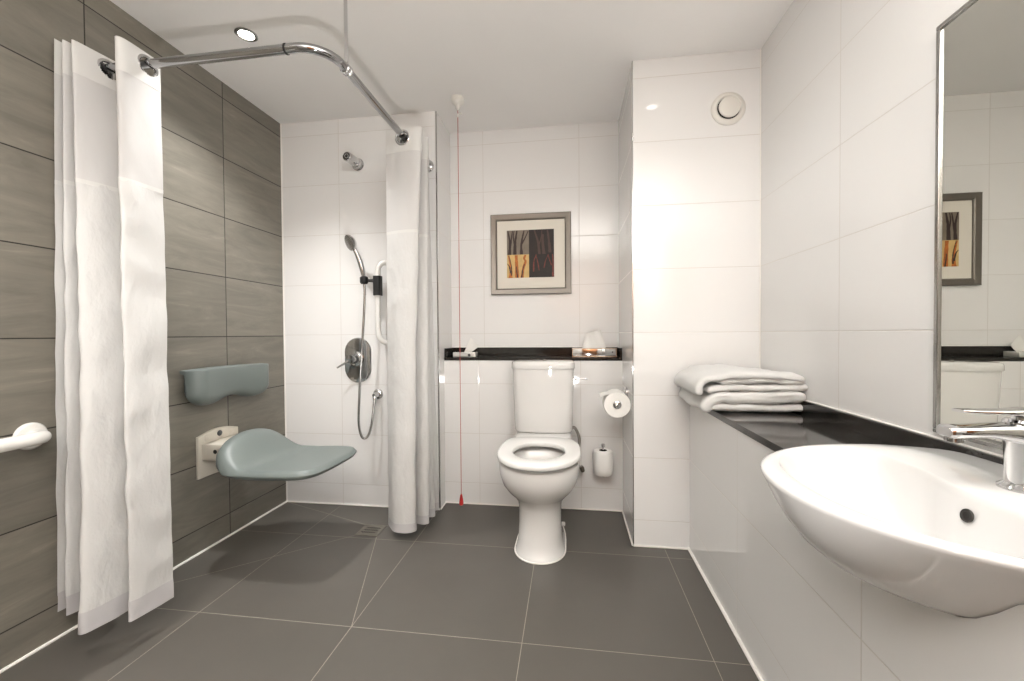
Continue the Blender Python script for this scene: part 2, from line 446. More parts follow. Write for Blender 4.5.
bm = B(); lathe(bm, (TX - 0.103, TY, BZ + 0.087), (0, 0, -1), [(0.012, 0), (0.012, 0.010), (0.009, 0.011)]); sub('aerator', bm, m_chrome2, sp)
bm = B(); lathe(bm, (TX, TY, BZ + 0.115), (0, 0, 1), [(0.016, 0), (0.016, 0.006), (0.019, 0.008), (0.019, 0.013)])
rings = []
for (d, hw, hh, zz) in [(-0.022, 0.014, 0.004, 0.130), (0.0, 0.018, 0.0055, 0.129), (0.03, 0.015, 0.004, 0.128), (0.07, 0.013, 0.003, 0.128), (0.098, 0.011, 0.0025, 0.129)]:
    rings.append([V(TX - d, TY + a, BZ + zz + b) for a, b in rrect(hw, hh)])
loft(bm, rings); obj('lever', bm, m_chrome, t)

# ------------------------------------------------------------------ mirror
t = thing('wall_mirror', 'tall wall mirror with a slim chrome frame above the counter', 'mirror', (XR, 0.68, 0.777))
MY0, MY1, MZ0, MZ1 = 0.22, 1.102, 0.777, 1.719
bm = B(); box(bm, (XR - 0.006, MY0 + 0.008, MZ0 + 0.008), (XR - 0.001, MY1 - 0.008, MZ1 - 0.008)); o = obj('mirror_pane', bm, m_mirror, t, smooth=False)
bm = B(); w = 0.010
for lo, hi in (((MY0, MZ0), (MY1, MZ0 + w)), ((MY0, MZ1 - w), (MY1, MZ1)), ((MY0, MZ0 + w), (MY0 + w, MZ1 - w)), ((MY1 - w, MZ0 + w), (MY1, MZ1 - w))):
    box(bm, (XR - 0.011, lo[0], lo[1]), (XR - 0.001, hi[0], hi[1]), 0.0015)
obj('mirror_frame', bm, m_chrome2, t, angle=20)

# ------------------------------------------------------------------ towels
def stroke(pts, half, sub_=6):
    """2D thick line with rounded ends as a closed outline (x, z)"""
    c = catmull([V(a, b, 0) for a, b in pts], sub_)
    L, R = [], []
    n = len(c)
    for i, p in enumerate(c):
        a = c[max(0, i - 1)]; b = c[min(n - 1, i + 1)]
        d = (b - a).normalized(); nn = V(-d.y, d.x, 0)
        L.append(p + nn * half); R.append(p - nn * half)
    d0 = (c[0] - c[1]).normalized(); d1 = (c[-1] - c[-2]).normalized()
    cap1 = []; cap0 = []
    for k in range(1, 6):
        a = PI * k / 6
        n1 = V(-d1.y, d1.x, 0)
        cap1.append(c[-1] + n1 * half * math.cos(a) + d1 * half * math.sin(a))
        n0 = V(-d0.y, d0.x, 0)
        cap0.append(c[0] + n0 * half * math.cos(a) + d0 * half * math.sin(a))
    return c, L + cap1 + list(reversed(R)) + cap0
def cloth_slab(bm, pts, half, y0, y1, seed, amp=0.006, rows=26):
    c, out = stroke(pts, half)
    def near(p): return min(c, key=lambda q: (q - p).length_squared)
    mid = [near(p) for p in out]
    rings = []
    for r in range(rows + 1):
        u = r / rows
        y = y0 + (y1 - y0) * u
        edge = min(u, 1 - u) * (y1 - y0)
        k = 1.0 if edge > half else 0.45 + 0.55 * math.sqrt(max(0, 1 - (1 - edge / half) ** 2))
        ring = []
        for p, q in zip(out, mid):
            a = q + (p - q) * k
            nz = noise.noise(V(a.x * 14 + seed, y * 9, a.y * 10)) * amp
            nx = noise.noise(V(a.x * 6 + seed + 9, y * 7, a.y * 6)) * amp * 0.8
            ny = noise.noise(V(a.x * 9 + seed + 4, a.y * 12, u * 3)) * amp * 1.4
            nf = noise.noise(V(a.x * 34 + seed, y * 30, a.y * 34)) * amp * 0.35
            ring.append(V(a.x + nx, y + ny + nf * 1.5, a.y + nz + nf))
        rings.append(ring)
    loft(bm, rings)
YT0, YT1 = 1.632, 1.985
bm = B()
cloth_slab(bm, [(0.848, 0.734), (0.76, 0.731), (0.66, 0.732), (0.58, 0.732), (0.535, 0.734)], 0.0145, YT0 + 0.01, YT1, 3, 0.003)
cloth_slab(bm, [(0.835, 0.769), (0.80, 0.772), (0.72, 0.773), (0.62, 0.770), (0.56, 0.766), (0.525, 0.752), (0.512, 0.732)], 0.0205, YT0, YT1 - .005, 8, 0.011)
o = obj('folded_towel', bm, m_towel, angle=80); tag(o, 'folded white towel lying directly on the black counter under another towel', 'towel', 'white towels on the counter')
bm = B()
cloth_slab(bm, [(0.850, 0.8085), (0.76, 0.807), (0.66, 0.806), (0.58, 0.805), (0.545, 0.803), (0.525, 0.798)], 0.0135, YT0 + 0.005, YT1, 21, 0.004)
cloth_slab(bm, [(0.566, 0.829), (0.63, 0.833), (0.72, 0.835), (0.80, 0.833), (0.838, 0.830)], 0.0125, YT0 + 0.004, YT1, 25, 0.004)
cloth_slab(bm, [(0.832, 0.842), (0.79, 0.846), (0.73, 0.852), (0.66, 0.856), (0.60, 0.852), (0.55, 0.846), (0.512, 0.834), (0.490, 0.812), (0.486, 0.790)], 0.0145, YT0 - 0.004, YT1, 31, 0.009)
o = obj('folded_towel', bm, m_towel, angle=80); tag(o, 'topmost folded white towel of the stack, its end drooping over the counter edge', 'towel', 'white towels on the counter')

# ------------------------------------------------------------------ recess shelf and what stands on it
t = thing('recess_shelf', 'long black stone shelf with upstands behind the toilet', 'shelf', (-0.225, 2.49, 0.858))
bm = B(); box(bm, (XP + .001, YB - 0.004, 0.8585), (XQ - .001, YR - .001, 0.876), 0.001); obj('shelf_slab', bm, m_black, t, angle=20)
bm = B(); box(bm, (XP + .014, YR - 0.014, 0.8765), (XQ - .014, YR - .001, 0.930), 0.001); obj('upstand', bm, m_black, t, angle=20)
for x0, x1 in ((XP + .001, XP + 0.0135), (XQ - 0.0135, XQ - .001)):
    bm = B(); box(bm, (x0, YB + 0.002, 0.8765), (x1, YR - .001, 0.930), 0.001); obj('side_upstand', bm, m_black, t, angle=20)
bm = B(); tube(bm, [(XP + .014, YR - 0.004, 0.932), (XQ - .014, YR - .004, 0.932)], 0.0028, 8); o = obj('sealant_line', bm, m_seal, t); o['label'] = 'white sealant line along the top of the upstand'

# wide chrome tissue box
t = thing('tissue_box', 'wide chrome tissue box at the right end of the black shelf', 'tissue box', (0.14, 2.49, 0.8765))
bm = B(); box(bm, (0.014, 2.445, 0.8765), (0.268, 2.545, 0.9285), 0.003, 3); bx = obj('box_body', bm, m_chrome, t, angle=20)
bm = B()
for lo, hi in (((0.014, 0.8765), (0.268, 0.8815)), ((0.014, 0.9225), (0.268, 0.9275)), ((0.014, 0.8815), (0.019, 0.9225)), ((0.263, 0.8815), (0.268, 0.9225))):
    box(bm, (lo[0], 2.441, lo[1]), (hi[0], 2.4449, hi[1]), 0.001)
obj('front_rim', bm, M('bronze_rim', (0.42, 0.33, 0.25), 0.25, 0.9), t, angle=20)
def sheet(bm, rows, th=0.0012, hole=None):
    """rows of 3D points -> thin double sided sheet; faces whose centre satisfies hole() are cut out"""
    n = len(rows[0])
    top = [[bm.verts.new(p) for p in r] for r in rows]
    for a, b in zip(top, top[1:]):
        for i in range(n - 1):
            q4 = (a[i], a[i + 1], b[i + 1], b[i])
            if hole and hole((q4[0].co + q4[1].co + q4[2].co + q4[3].co) / 4): continue
            bm.faces.new(q4)
    bm.normal_update()
    old = list(bm.faces)
    be = [e for e in bm.edges if len(e.link_faces) == 1]
    mp = {v: bm.verts.new(v.co - v.normal * th) for v in list(bm.verts) if v.link_faces}
    for f in old: bm.faces.new([mp[v] for v in reversed(f.verts)])
    for e in be:
        l = e.link_loops[0]
        a, b = l.vert, l.link_loop_next.vert
        bm.faces.new((b, a, mp[a], mp[b]))
    for v in [v for v in bm.verts if not v.link_faces]: bm.verts.remove(v)
def tissue(name, parent, base, top, folds, yb, dy, mat=m_paper):
    """crumpled sheet between a base edge and a top edge (x, z pairs)"""
    rows = []
    N, R = 22, 14
    for r in range(R + 1):
        v = r / R; row = []
        for i in range(N + 1):
            u = i / N
            x = (base[0][0] * (1 - u) + base[1][0] * u) * (1 - v) + (top[0][0] * (1 - u) + top[1][0] * u) * v
            z = (base[0][1] * (1 - u) + base[1][1] * u) * (1 - v) + (top[0][1] * (1 - u) + top[1][1] * u) * v
            y = yb + dy * v + 0.010 * math.sin(u * PI * folds + v * 1.3) * (0.4 + 0.6 * v)
            row.append(V(x, y, z))
        rows.append(row)
    bm = B(); sheet(bm, rows); return obj(name, bm, mat, parent, angle=80)
tissue('tissue', t, ((0.075, 0.928), (0.212, 0.928)), ((0.094, 1.014), (0.180, 1.035)), 2.5, 2.495, -0.02)
bm = B(); lathe(bm, (0.245, 2.4451, 0.905), (0, -1, 0), [(0.004, 0), (0.004, 0.001), (0.001, 0.0012)], 12); obj('keyhole', bm, m_void, t)
# small holder at the left end
t = thing('tissue_holder', 'small white box with a folded paper sheet, at the left end of the shelf', 'tissue box', (-0.63, 2.48, 0.8765))
bm = B(); box(bm, (-0.703, 2.445, 0.8765), (-0.564, 2.525, 0.905), 0.003, 3); obj('box_body', bm, M('white_gloss_metal', (0.78, 0.77, 0.74), 0.12, 0.35), t, angle=20)
bm = B(); lathe(bm, (-0.602, 2.4451, 0.888), (0, -1, 0), [(0.009, -0.002), (0.009, 0.0008), (0.002, 0.001)], 16)
obj('slot', bm, m_void, t)
tissue('folded_sheet', t, ((-0.645, 0.9045), (-0.600, 0.9045)), ((-0.600, 0.992), (-0.548, 0.938)), 0.6, 2.495, -0.025)

# ------------------------------------------------------------------ picture
t = thing('framed_picture', 'square framed art print of bare tree trunks in four coloured panels, pewter frame', 'picture', (-0.236, YR, 1.259))
px0, px1, pz0, pz1 = -0.484, 0.012, 1.258, 1.754
fw = 0.039
def frame_piece(bm, a0, a1, b0, b1):
    pass
bm = B()
# mitred frame with sloping section: loft a profile round four corners
prof = [(0.0, 0.0), (0.0, 0.022), (0.004, 0.026), (0.030, 0.020), (0.036, 0.016), (fw, 0.010), (fw, 0.0)]
corners = [(px0, pz0, 1, 1), (px1, pz0, -1, 1), (px1, pz1, -1, -1), (px0, pz1, 1, -1)]
rings = [[V(cx + sx * a, YR - 0.001 - b, cz + sz * a) for a, b in prof] for cx, cz, sx, sz in corners]
loft(bm, rings, wrap=True)
obj('picture_frame', bm, M('pewter_frame', (0.17, 0.152, 0.13), 0.28, 0.4, bump=0.03, bscale=40), t, angle=20)
yy = YR - 0.012
bm = B(); box(bm, (px0 + fw - .002, YR - 0.011, pz0 + fw - .002), (px1 - fw + .002, YR - 0.002, pz1 - fw + .002)); obj('mount', bm, m_mat, t, smooth=False)
ax0, ax1, az0, az1 = -0.384, -0.092, 1.362, 1.656
axm, azm = (ax0 + ax1) / 2 - 0.008, (az0 + az1) / 2 - 0.004
ac = [M('art_taupe', (0.20, 0.165, 0.125), 0.6, var=0.12, vscale=30), M('art_brown_black', (0.018, 0.011, 0.009), 0.6, var=0.2, vscale=40), M('art_straw', (0.62, 0.43, 0.17), 0.6, var=0.15, vscale=25), M('art_black', (0.016, 0.011, 0.008), 0.6, var=0.3, vscale=40),
      M('art_dark_trunk', (0.035, 0.018, 0.016), 0.6), M('art_rust_trunk', (0.42, 0.12, 0.018), 0.6, var=0.3, vscale=60), M('art_dim_trunk', (0.075, 0.038, 0.03), 0.6), M('art_red_trunk', (0.16, 0.03, 0.02), 0.6, var=0.4, vscale=60)]
bm = B()
def quad_art(x0, x1, z0, z1, mi):
    vs = [bm.verts.new(p) for p in ((x0, yy, z0), (x1, yy, z0), (x1, yy, z1), (x0, yy, z1))]
    f = bm.faces.new(vs); f.material_index = mi
quad_art(ax0, axm, azm, az1, 0); quad_art(axm, ax1, azm, az1, 1); quad_art(ax0, axm, az0, azm, 2); quad_art(axm, ax1, az0, azm, 3)
layer = [0]
def trunk(pts, w0, w1, mi):
    layer[0] += 1
    y = yy - 0.0002 - layer[0] * 0.00003
    c = catmull([V(a, 0, b) for a, b in pts], 6)
    vs = []
    for i, p in enumerate(c):
        u = i / (len(c) - 1); w = w0 + (w1 - w0) * u
        w *= 1 + 0.3 * noise.noise(V(p.x * 60, p.z * 60, mi))
        vs.append((bm.verts.new((p.x - w / 2, y, p.z)), bm.verts.new((p.x + w / 2, y, p.z))))
    for (a, b), (c2, d) in zip(vs, vs[1:]):
        f = bm.faces.new((a, b, d, c2)); f.material_index = mi
W, Hh = axm - ax0, az1 - azm
def q(x0, z0, w, h): return lambda u, v: (x0 + u * w, z0 + v * h)
f1 = q(ax0, azm, W, Hh)
trunk([f1(.12, 0), f1(.14, .5), f1(.05, .98)], .020, .006, 4); trunk([f1(.13, .2), f1(.2, .6), f1(.26, .98)], .012, .006, 4)
trunk([f1(.36, 0), f1(.38, .5), f1(.46, .98)], .022, .008, 4); trunk([f1(.36, .3), f1(.3, .7), f1(.33, .98)], .010, .005, 4)
trunk([f1(.66, 0), f1(.66, .45), f1(.78, .98)], .018, .007, 4); trunk([f1(.66, .4), f1(.84, .7), f1(.97, .96)], .011, .005, 4)
f3 = q(ax0, az0, W, azm - az0)
trunk([f3(.16, 0), f3(.18, .4), f3(.06, .98)], .026, .005, 5); trunk([f3(.17, .2), f3(.10, .5), f3(.02, .62)], .010, .005, 4); trunk([f3(.2, .1), f3(.2, .5), f3(.1, .98)], .008, .003, 4)
trunk([f3(.46, 0), f3(.44, .5), f3(.42, .98)], .024, .018, 5); trunk([f3(.48, .0), f3(.44, .3), f3(.44, .5)], .009, .004, 4)
trunk([f3(.68, 0), f3(.74, .4), f3(.84, .7), f3(.78, .82), f3(.84, .98)], .018, .012, 5); trunk([f3(.66, 0), f3(.72, .35), f3(.8, .6)], .008, .004, 4)
W2 = ax1 - axm
f2 = q(axm, azm, W2, Hh)
for pts, w in (([f2(.42, 0), f2(.36, .5), f2(.22, .97)], .016), ([f2(.6, 0), f2(.55, .5), f2(.56, .8)], .020), ([f2(.84, .05), f2(.8, .5), f2(.74, .97)], .018), ([f2(.38, .3), f2(.5, .7), f2(.52, .97)], .008)):
    trunk(pts, w, w * .5, 6)
f4 = q(axm, az0, W2, azm - az0)
for pts, w in (([f4(.18, .25), f4(.2, .7), f4(.3, .98)], .009), ([f4(.4, .3), f4(.36, .6), f4(.27, .98)], .008), ([f4(.6, .4), f4(.66, .7), f4(.78, .98)], .007), ([f4(.9, .5), f4(.82, .75), f4(.76, .98)], .008), ([f4(.95, .02), f4(.96, .6), f4(.94, .98)], .012)):
    trunk(pts, w, w * .5, 7)
bm.faces.ensure_lookup_table()
me = bpy.data.meshes.new('art_print')
for v in bm.verts: v.co -= ORG[t.name]
bmesh.ops.recalc_face_normals(bm, faces=bm.faces)
bm.to_mesh(me); bm.free()
for mm in ac: me.materials.append(mm)
o = bpy.data.objects.new('art_print', me); COL.objects.link(o); o.parent = t

# ------------------------------------------------------------------ toilet
CX = -0.142
t = thing('toilet', 'white close-coupled toilet with open seat ring standing in the recess', 'toilet', (CX, 2.1, 0))
def egg(z, yf, ybk, hw, n=40, pf=2.1, pb=3.0, ymid=None):
    """closed outline: rounded front (towards camera, -y), squarer back"""
    ym = ymid if ymid is not None else yf + min(hw * 1.15, (ybk - yf) * 0.6)
    pts = []
    for i in range(n):
        a = 2 * PI * i / n
        c, s_ = math.cos(a), math.sin(a)
        if s_ < 0:
            x = hw * math.copysign(abs(c) ** (2 / pf), c); y = ym - (ym - yf) * abs(s_) ** (2 / pf)
        else:
            x = hw * math.copysign(abs(c) ** (2 / pb), c); y = ym + (ybk - ym) * abs(s_) ** (2 / pb)
        pts.append(V(CX + x, y, z))
    return pts
bm = B()
rings = [egg(0.0, 1.805, 2.27, 0.116), egg(0.010, 1.805, 2.27, 0.116), egg(0.016, 1.812, 2.27, 0.112), egg(0.06, 1.825, 2.27, 0.103), egg(0.14, 1.832, 2.27, 0.099), egg(0.215, 1.832, 2.28, 0.100), egg(0.245, 1.822, 2.30, 0.107),
         egg(0.270, 1.795, 2.32, 0.126), egg(0.300, 1.755, 2.34, 0.150), egg(0.335, 1.722, 2.37, 0.170), egg(0.375, 1.703, 2.39, 0.181), egg(0.405, 1.698, 2.402, 0.184), egg(0.428, 1.698, 2.402, 0.184), egg(0.434, 1.703, 2.40, 0.180),
         egg(0.434, 1.735, 2.06, 0.140, ymid=1.89), egg(0.427, 1.742, 2.055, 0.134, ymid=1.89), egg(0.395, 1.755, 2.04, 0.126, ymid=1.89), egg(0.34, 1.79, 2.03, 0.108, ymid=1.90), egg(0.28, 1.84, 2.02, 0.08, ymid=1.92), egg(0.25, 1.88, 2.0, 0.05, ymid=1.93)]
loft(bm, rings); obj('pan', bm, m_cer, t, angle=60)
bm = B(); lathe(bm, (CX, 1.905, 0.30), (0, 0, 1), [(0.082, 0), (0.082, 0.002)], 32); obj('water', bm, m_water, t)
bm = B(); tube(bm, [p + V(0, 0, 0.004) for p in egg(0.0, 1.803, 2.27, 0.118)] + [egg(0.0, 1.803, 2.27, 0.118)[0] + V(0, 0, 0.004)], 0.004, 8, False); obj('sealant_bead', bm, m_seal, t)
bm = B(); lathe(bm, (CX + 0.108, 2.09, 0.055), (1, 0, 0), [(0.011, -0.01), (0.011, 0.004), (0.008, 0.007), (0.001, 0.008)], 16); obj('fixing_cap', bm, m_seatp, t)
# cistern
def cist(z, hw, yf, yb_, n=28, bow=0.018, r=0.03):
    pts = []
    for i in range(n + 1):
        u = -1 + 2 * i / n
        x = hw * u
        y = yf + bow * u * u + (r * (1 - math.sqrt(max(0, 1 - ((abs(u) * hw - (hw - r)) / r) ** 2))) if abs(u) * hw > hw - r else 0)
        pts.append(V(CX - 0.003 + x, y, z))
    pts += [V(CX - 0.003 + hw, yb_, z), V(CX - 0.003 - hw, yb_, z)]
    return pts
bm = B(); rings = []
for (z, hw, yf) in [(0.474, 0.146, 2.245), (0.478, 0.154, 2.234), (0.488, 0.157, 2.229), (0.60, 0.161, 2.222), (0.75, 0.166, 2.215), (0.823, 0.167, 2.213)]:
    rings.append(cist(z, hw, yf, 2.403))
loft(bm, rings); obj('cistern', bm, m_cer, t, angle=50)
bm = B(); rings = []
for (z, hw, yf) in [(0.8235, 0.170, 2.208), (0.828, 0.172, 2.206), (0.85, 0.172, 2.206), (0.860, 0.169, 2.209), (0.864, 0.162, 2.218)]:
    rings.append(cist(z, hw, yf, 2.403 if z < 0.852 else 2.398))
ld = None
loft(bm, rings); ld = obj('cistern_lid', bm, m_cer, t, angle=50)
bm = B(); lathe(bm, (CX + 0.005, 2.29, 0.864), (0, 0, 1), [(0.009, 0), (0.009, 0.006), (0.006, 0.009), (0.001, 0.0095)], 16); sub('lid_button', bm, m_chrome2, ld)
# coupling block between pan and cistern
bm = B(); rings = [cist(z, hw, yf, 2.402) for (z, hw, yf) in [(0.433, 0.150, 2.165), (0.462, 0.150, 2.165), (0.465, 0.148, 2.168), (0.469, 0.142, 2.20), (0.474, 0.138, 2.235)]]
loft(bm, rings); obj('pan_shelf', bm, m_cer, t, angle=50)
# seat ring
bm = B()
o0 = lambda z, d: egg(z + 0.012, 1.662 + d, 2.150 - d, 0.190 - d, 56, 2.15, 3.4, 1.90)
i0 = lambda z, d: egg(z + 0.012, 1.752 - d, 2.03 + d, 0.118 + d, 56, 2.0, 2.3, 1.885)
rings = [o0(0.446, 0.003), o0(0.450, 0.0), o0(0.462, 0.0), o0(0.467, 0.003), o0(0.4695, 0.010), i0(0.4695, 0.008), i0(0.467, 0.002), i0(0.461, 0.0), i0(0.450, 0.0), i0(0.446, 0.004)]
loft(bm, rings, wrap=True); st = obj('seat', bm, m_seatp, t, angle=60)
for sx in (-1, 1):
    bm = B()
    pr_ = [(1.800, 0.4465), (1.812, 0.433), (1.830, 0.428), (1.890, 0.428), (1.912, 0.433), (1.925, 0.4465)]
    rings = [[V(CX + sx * xx, a, b + 0.012) for a, b in pr_] for xx in (0.158, 0.172, 0.1755)]
    loft(bm, rings); sub('side_lug', bm, m_seatp, st)
for sx in (-1, 1):
    bm = B(); lathe(bm, (CX + sx * 0.075, 2.10, 0.434), (0, 0, 1), [(0.016, 0), (0.016, 0.023), (0.012, 0.024)], 20); obj('hinge', bm, m_seatp, t)
# flush lever (spatula) on the right flank
bm = B(); lathe(bm, (CX + 0.161, 2.29, 0.765), (1, 0, 0), [(0.011, -0.003), (0.011, 0.006), (0.007, 0.008), (0.006, 0.022), (0.008, 0.024), (0.004, 0.027)], 16)
rings = [[V(CX + 0.178 + d, 2.289 + a, 0.766 + b) for a, b in rrect(hw, 0.003)] for d, hw in ((0, 0.006), (0.02, 0.006), (0.055, 0.008), (0.060, 0.006))]
loft(bm, rings); obj('flush_lever', bm, m_chrome, t)
# supply hose
bm = B(); pth = catmull([(CX + 0.150, 2.33, 0.485), (0.026, 2.35, 0.484), (0.047, 2.354, 0.44), (0.050, 2.356, 0.39), (0.038, 2.356, 0.335), (0.042, 2.358, 0.28), (0.056, 2.36, 0.255)], 10)
tube(bm, pth, 0.0085, 12); hs = obj('supply_hose', bm, M('braided_hose', (0.30, 0.285, 0.26), 0.3, 0.85, bump=0.6, bscale=350), t)
bm = B(); lathe(bm, (0.062, 2.36, 0.262), (0.35, 0, -1), [(0.011, 0), (0.013, 0.006), (0.013, 0.022), (0.010, 0.03)], 16); lathe(bm, (0.066, 2.36, 0.248), (0, 1, 0), [(0.008, -0.012), (0.008, 0.046)], 16)
sub('stop_valve', bm, M('dull_brass_chrome', (0.16, 0.145, 0.12), 0.3, 0.9), hs)

# ------------------------------------------------------------------ toilet rolls
RX, RZ, RY = 0.2305, 0.661, 2.085
t = thing('toilet_roll', 'full white toilet roll on a chrome holder fixed to the side of the column', 'toilet roll', (RX, RY, RZ))
def paper_roll(o, axis, R, r, L):
    bm = B(); lathe(bm, o, axis, [(r, 0), (R - 0.002, 0), (R, 0.002), (R, L - 0.002), (R - 0.002, L), (r, L), (r, 0)], 48, False, False); return bm
rl = obj('paper_roll', paper_roll((RX, RY, RZ), (0, 1, 0), 0.064, 0.021, 0.105), m_paper, t)
bm = B()
rows = []
for j in range(7):
    y = RY + 0.004 + 0.097 * j / 6
    row = []
    for k in range(12):
        a = PI * (0.42 + 0.30 * k / 11)
        row.append(V(RX + 0.0655 * math.cos(a), y, RZ + 0.0655 * math.sin(a)))
    e0 = row[-1]
    for k in range(1, 6):
        row.append(e0 + V(-0.008 * k, 0, 0.003 - 0.0035 * k + 0.001 * k * (j / 6)))
    rows.append(row)
sheet(bm, rows, 0.001); sub('loose_end', bm, m_paper, rl, angle=80)
bm = B(); lathe(bm, (RX, RY - 0.004, RZ), (0, 1, 0), [(0.019, 0.010), (0.020, 0.006), (0.019, 0.001), (0.012, -0.002), (0.001, -0.003)], 24, False); lathe(bm, (RX, RY, RZ), (0, 1, 0), [(0.010, 0.0), (0.010, 0.125)], 16)
tube(bm, catmull([(RX, RY + 0.120, RZ), (RX + 0.02, RY + 0.128, RZ + 0.005), (RX + 0.045, RY + 0.130, RZ + 0.03), (XQ - 0.004, RY + 0.130, RZ + 0.045)], 6), 0.009, 12)
lathe(bm, (XQ, RY + 0.13, RZ + 0.045), (-1, 0, 0), [(0.026, 0.0005), (0.026, 0.008), (0.02, 0.011), (0.001, 0.0115)], 24); obj('roll_holder', bm, m_chrome, t)

SX, SY = 0.181, 2.338
t = thing('spare_toilet_roll', 'spare white toilet roll standing upright on a chrome spindle low beside the toilet', 'toilet roll', (SX, SY, 0.232))
bm = B()
prof = [(0.012, 0), (0.046, 0.001), (0.050, 0.005), (0.053, 0.03), (0.0545, 0.09), (0.053, 0.122), (0.050, 0.131), (0.035, 0.135), (0.021, 0.133)]
lathe(bm, (SX, SY, 0.232), (0, 0, 1), prof, 40, True, False)
for v in bm.verts:
    v.co += V(noise.noise(v.co * 30), noise.noise(v.co * 30 + V(5, 0, 0)), 0) * 0.0025
rl = obj('paper_roll', bm, m_paper, t, angle=60)
bm = B(); lathe(bm, (SX, SY, 0.350), (0, 0, 1), [(0.021, 0.016), (0.0205, 0.0), (0.001, 0.0)], 24, False); sub('roll_core', bm, m_void, rl)
bm = B(); lathe(bm, (SX, SY, 0.218), (0, 0, 1), [(0.006, 0.0), (0.013, 0.003), (0.016, 0.012), (0.006, 0.014), (0.006, 0.165), (0.011, 0.168), (0.011, 0.180), (0.006, 0.184), (0.001, 0.1845)], 20)
tube(bm, [(SX, SY, 0.224), (SX, YB - 0.004, 0.224)], 0.006, 12); lathe(bm, (SX, YB - .0005, 0.224), (0, -1, 0), [(0.02, 0), (0.02, 0.006), (0.016, 0.008)], 20); obj('spindle', bm, m_chrome, t)

# ------------------------------------------------------------------ pull cord
PXC, PYC = -0.590, 2.190
t = thing('emergency_pull_cord', 'red emergency pull cord hanging from a white ceiling rose left of the toilet', 'pull cord', (PXC, PYC, H))
bm = B(); lathe(bm, (PXC, PYC, H - .0005), (0, 0, -1), [(0.034, 0), (0.034, 0.020), (0.030, 0.030), (0.016, 0.040), (0.011, 0.060), (0.005, 0.068)], 28); obj('ceiling_rose', bm, m_pvc, t)
bm = B(); tube(bm, [(PXC, PYC, H - 0.066), (PXC, PYC, 1.25), (PXC, PYC, 0.14)], 0.0018, 8); cd = obj('cord', bm, m_red, t)
bm = B(); lathe(bm, (PXC, PYC, H - 0.085), (0, 0, -1), [(0.003, 0), (0.006, 0.004), (0.006, 0.016), (0.003, 0.02)], 12); lathe(bm, (PXC + 0.004, PYC, H - 0.088), (1, 0, 0.15), [(0.003, 0), (0.003, 0.012), (0.006, 0.013), (0.006, 0.018)], 10); sub('cord_connector', bm, m_pvc, cd)
bm = B(); lathe(bm, (PXC, PYC, 0.142), (0, 0, -1), [(0.003, 0), (0.006, 0.006), (0.010, 0.028), (0.012, 0.046), (0.012, 0.056), (0.008, 0.060)], 16); obj('pull_handle', bm, m_redp, t)

# ------------------------------------------------------------------ extractor vent
t = thing('extract_vent', 'round white air valve high on the white tiled column', 'vent', (0.718, YC, 2.029))
bm = B(); lathe(bm, (0.718, YC - .0005, 2.029), (0, -1, 0), [(0.074, 0), (0.074, 0.004), (0.068, 0.010), (0.056, 0.013), (0.050, 0.010), (0.050, 0.002)], 48, True, False); obj('outer_ring', bm, m_pvc, t)
bm = B(); lathe(bm, (0.718, YC - .003, 2.029), (0, -1, 0), [(0.0495, 0), (0.0495, 0.0006)], 48); obj('throat', bm, m_void, t)
bm = B(); lathe(bm, (0.718, YC - .004, 2.029), (0, -1, 0), [(0.012, 0), (0.012, 0.010), (0.046, 0.012), (0.046, 0.017), (0.040, 0.020), (0.001, 0.021)], 48); obj('centre_disc', bm, m_pvc, t)

# ------------------------------------------------------------------ downlights
LIGHTS = [(-1.344, 1.60, 'round chrome recessed downlight shining in the ceiling above the shower seat'),
          (0.464, 1.60, 'round chrome recessed downlight in the ceiling in front of the white column'),
          (-1.30, 0.50, 'round chrome recessed downlight in the ceiling above the left grab rail'),
          (0.46, 0.45, 'round chrome recessed downlight in the ceiling beside the mirror')]
def downlight(x, y):
    t = thing('downlight', '', 'light', (x, y, H), 'recessed ceiling downlights')
    bm = B(); lathe(bm, (x, y, H - .0003), (0, 0, -1), [(0.043, 0), (0.043, 0.003), (0.038, 0.006), (0.030, 0.004), (0.030, 0.0005)], 36, True, False); obj('bezel', bm, m_chrome2, t)
    bm = B(); lathe(bm, (x, y, H - .001), (0, 0, -1), [(0.0295, 0), (0.0295, 0.001), (0.02, 0.0025), (0.001, 0.003)], 32); obj('lamp', bm, m_lamp, t)
    return t
d0 = downlight(LIGHTS[0][0], LIGHTS[0][1]); d0['label'] = LIGHTS[0][2]
for (x, y, lab) in LIGHTS[1:]:
    c = d0.copy(); COL.objects.link(c); c.location = (x, y, H); c['label'] = lab; ORG[c.name] = V(x, y, H)
    for ch in d0.children:
        k = ch.copy(); COL.objects.link(k); k.parent = c

# ------------------------------------------------------------------ shower rail
RZ_, RYL, RXL = 1.975, 1.290, -0.795
t = thing('shower_rail', 'chrome L-shaped shower curtain rail with a ceiling drop rod', 'curtain rail', (RXL, RYL, RZ_))
arc = [(RXL - 0.105 + 0.105 * math.sin(a), RYL + 0.105 - 0.105 * math.cos(a), RZ_) for a in [PI / 2 * i / 12 for i in range(13)]]
bm = B(); tube(bm, [(XL + .004, RYL, RZ_), (-1.3, RYL, RZ_)] + arc + [(RXL, 1.8, RZ_), (RXL, YS - .004, RZ_)], 0.0155, 20); obj('rail_tube', bm, M('polished_steel', (0.40, 0.40, 0.405), 0.08, 1.0), t)
bm = B(); lathe(bm, (XL + .0005, RYL, RZ_), (1, 0, 0), [(0.034, 0), (0.034, 0.006), (0.028, 0.012), (0.02, 0.016), (0.0175, 0.026)], 28); obj('wall_flange', bm, m_chrome, t)
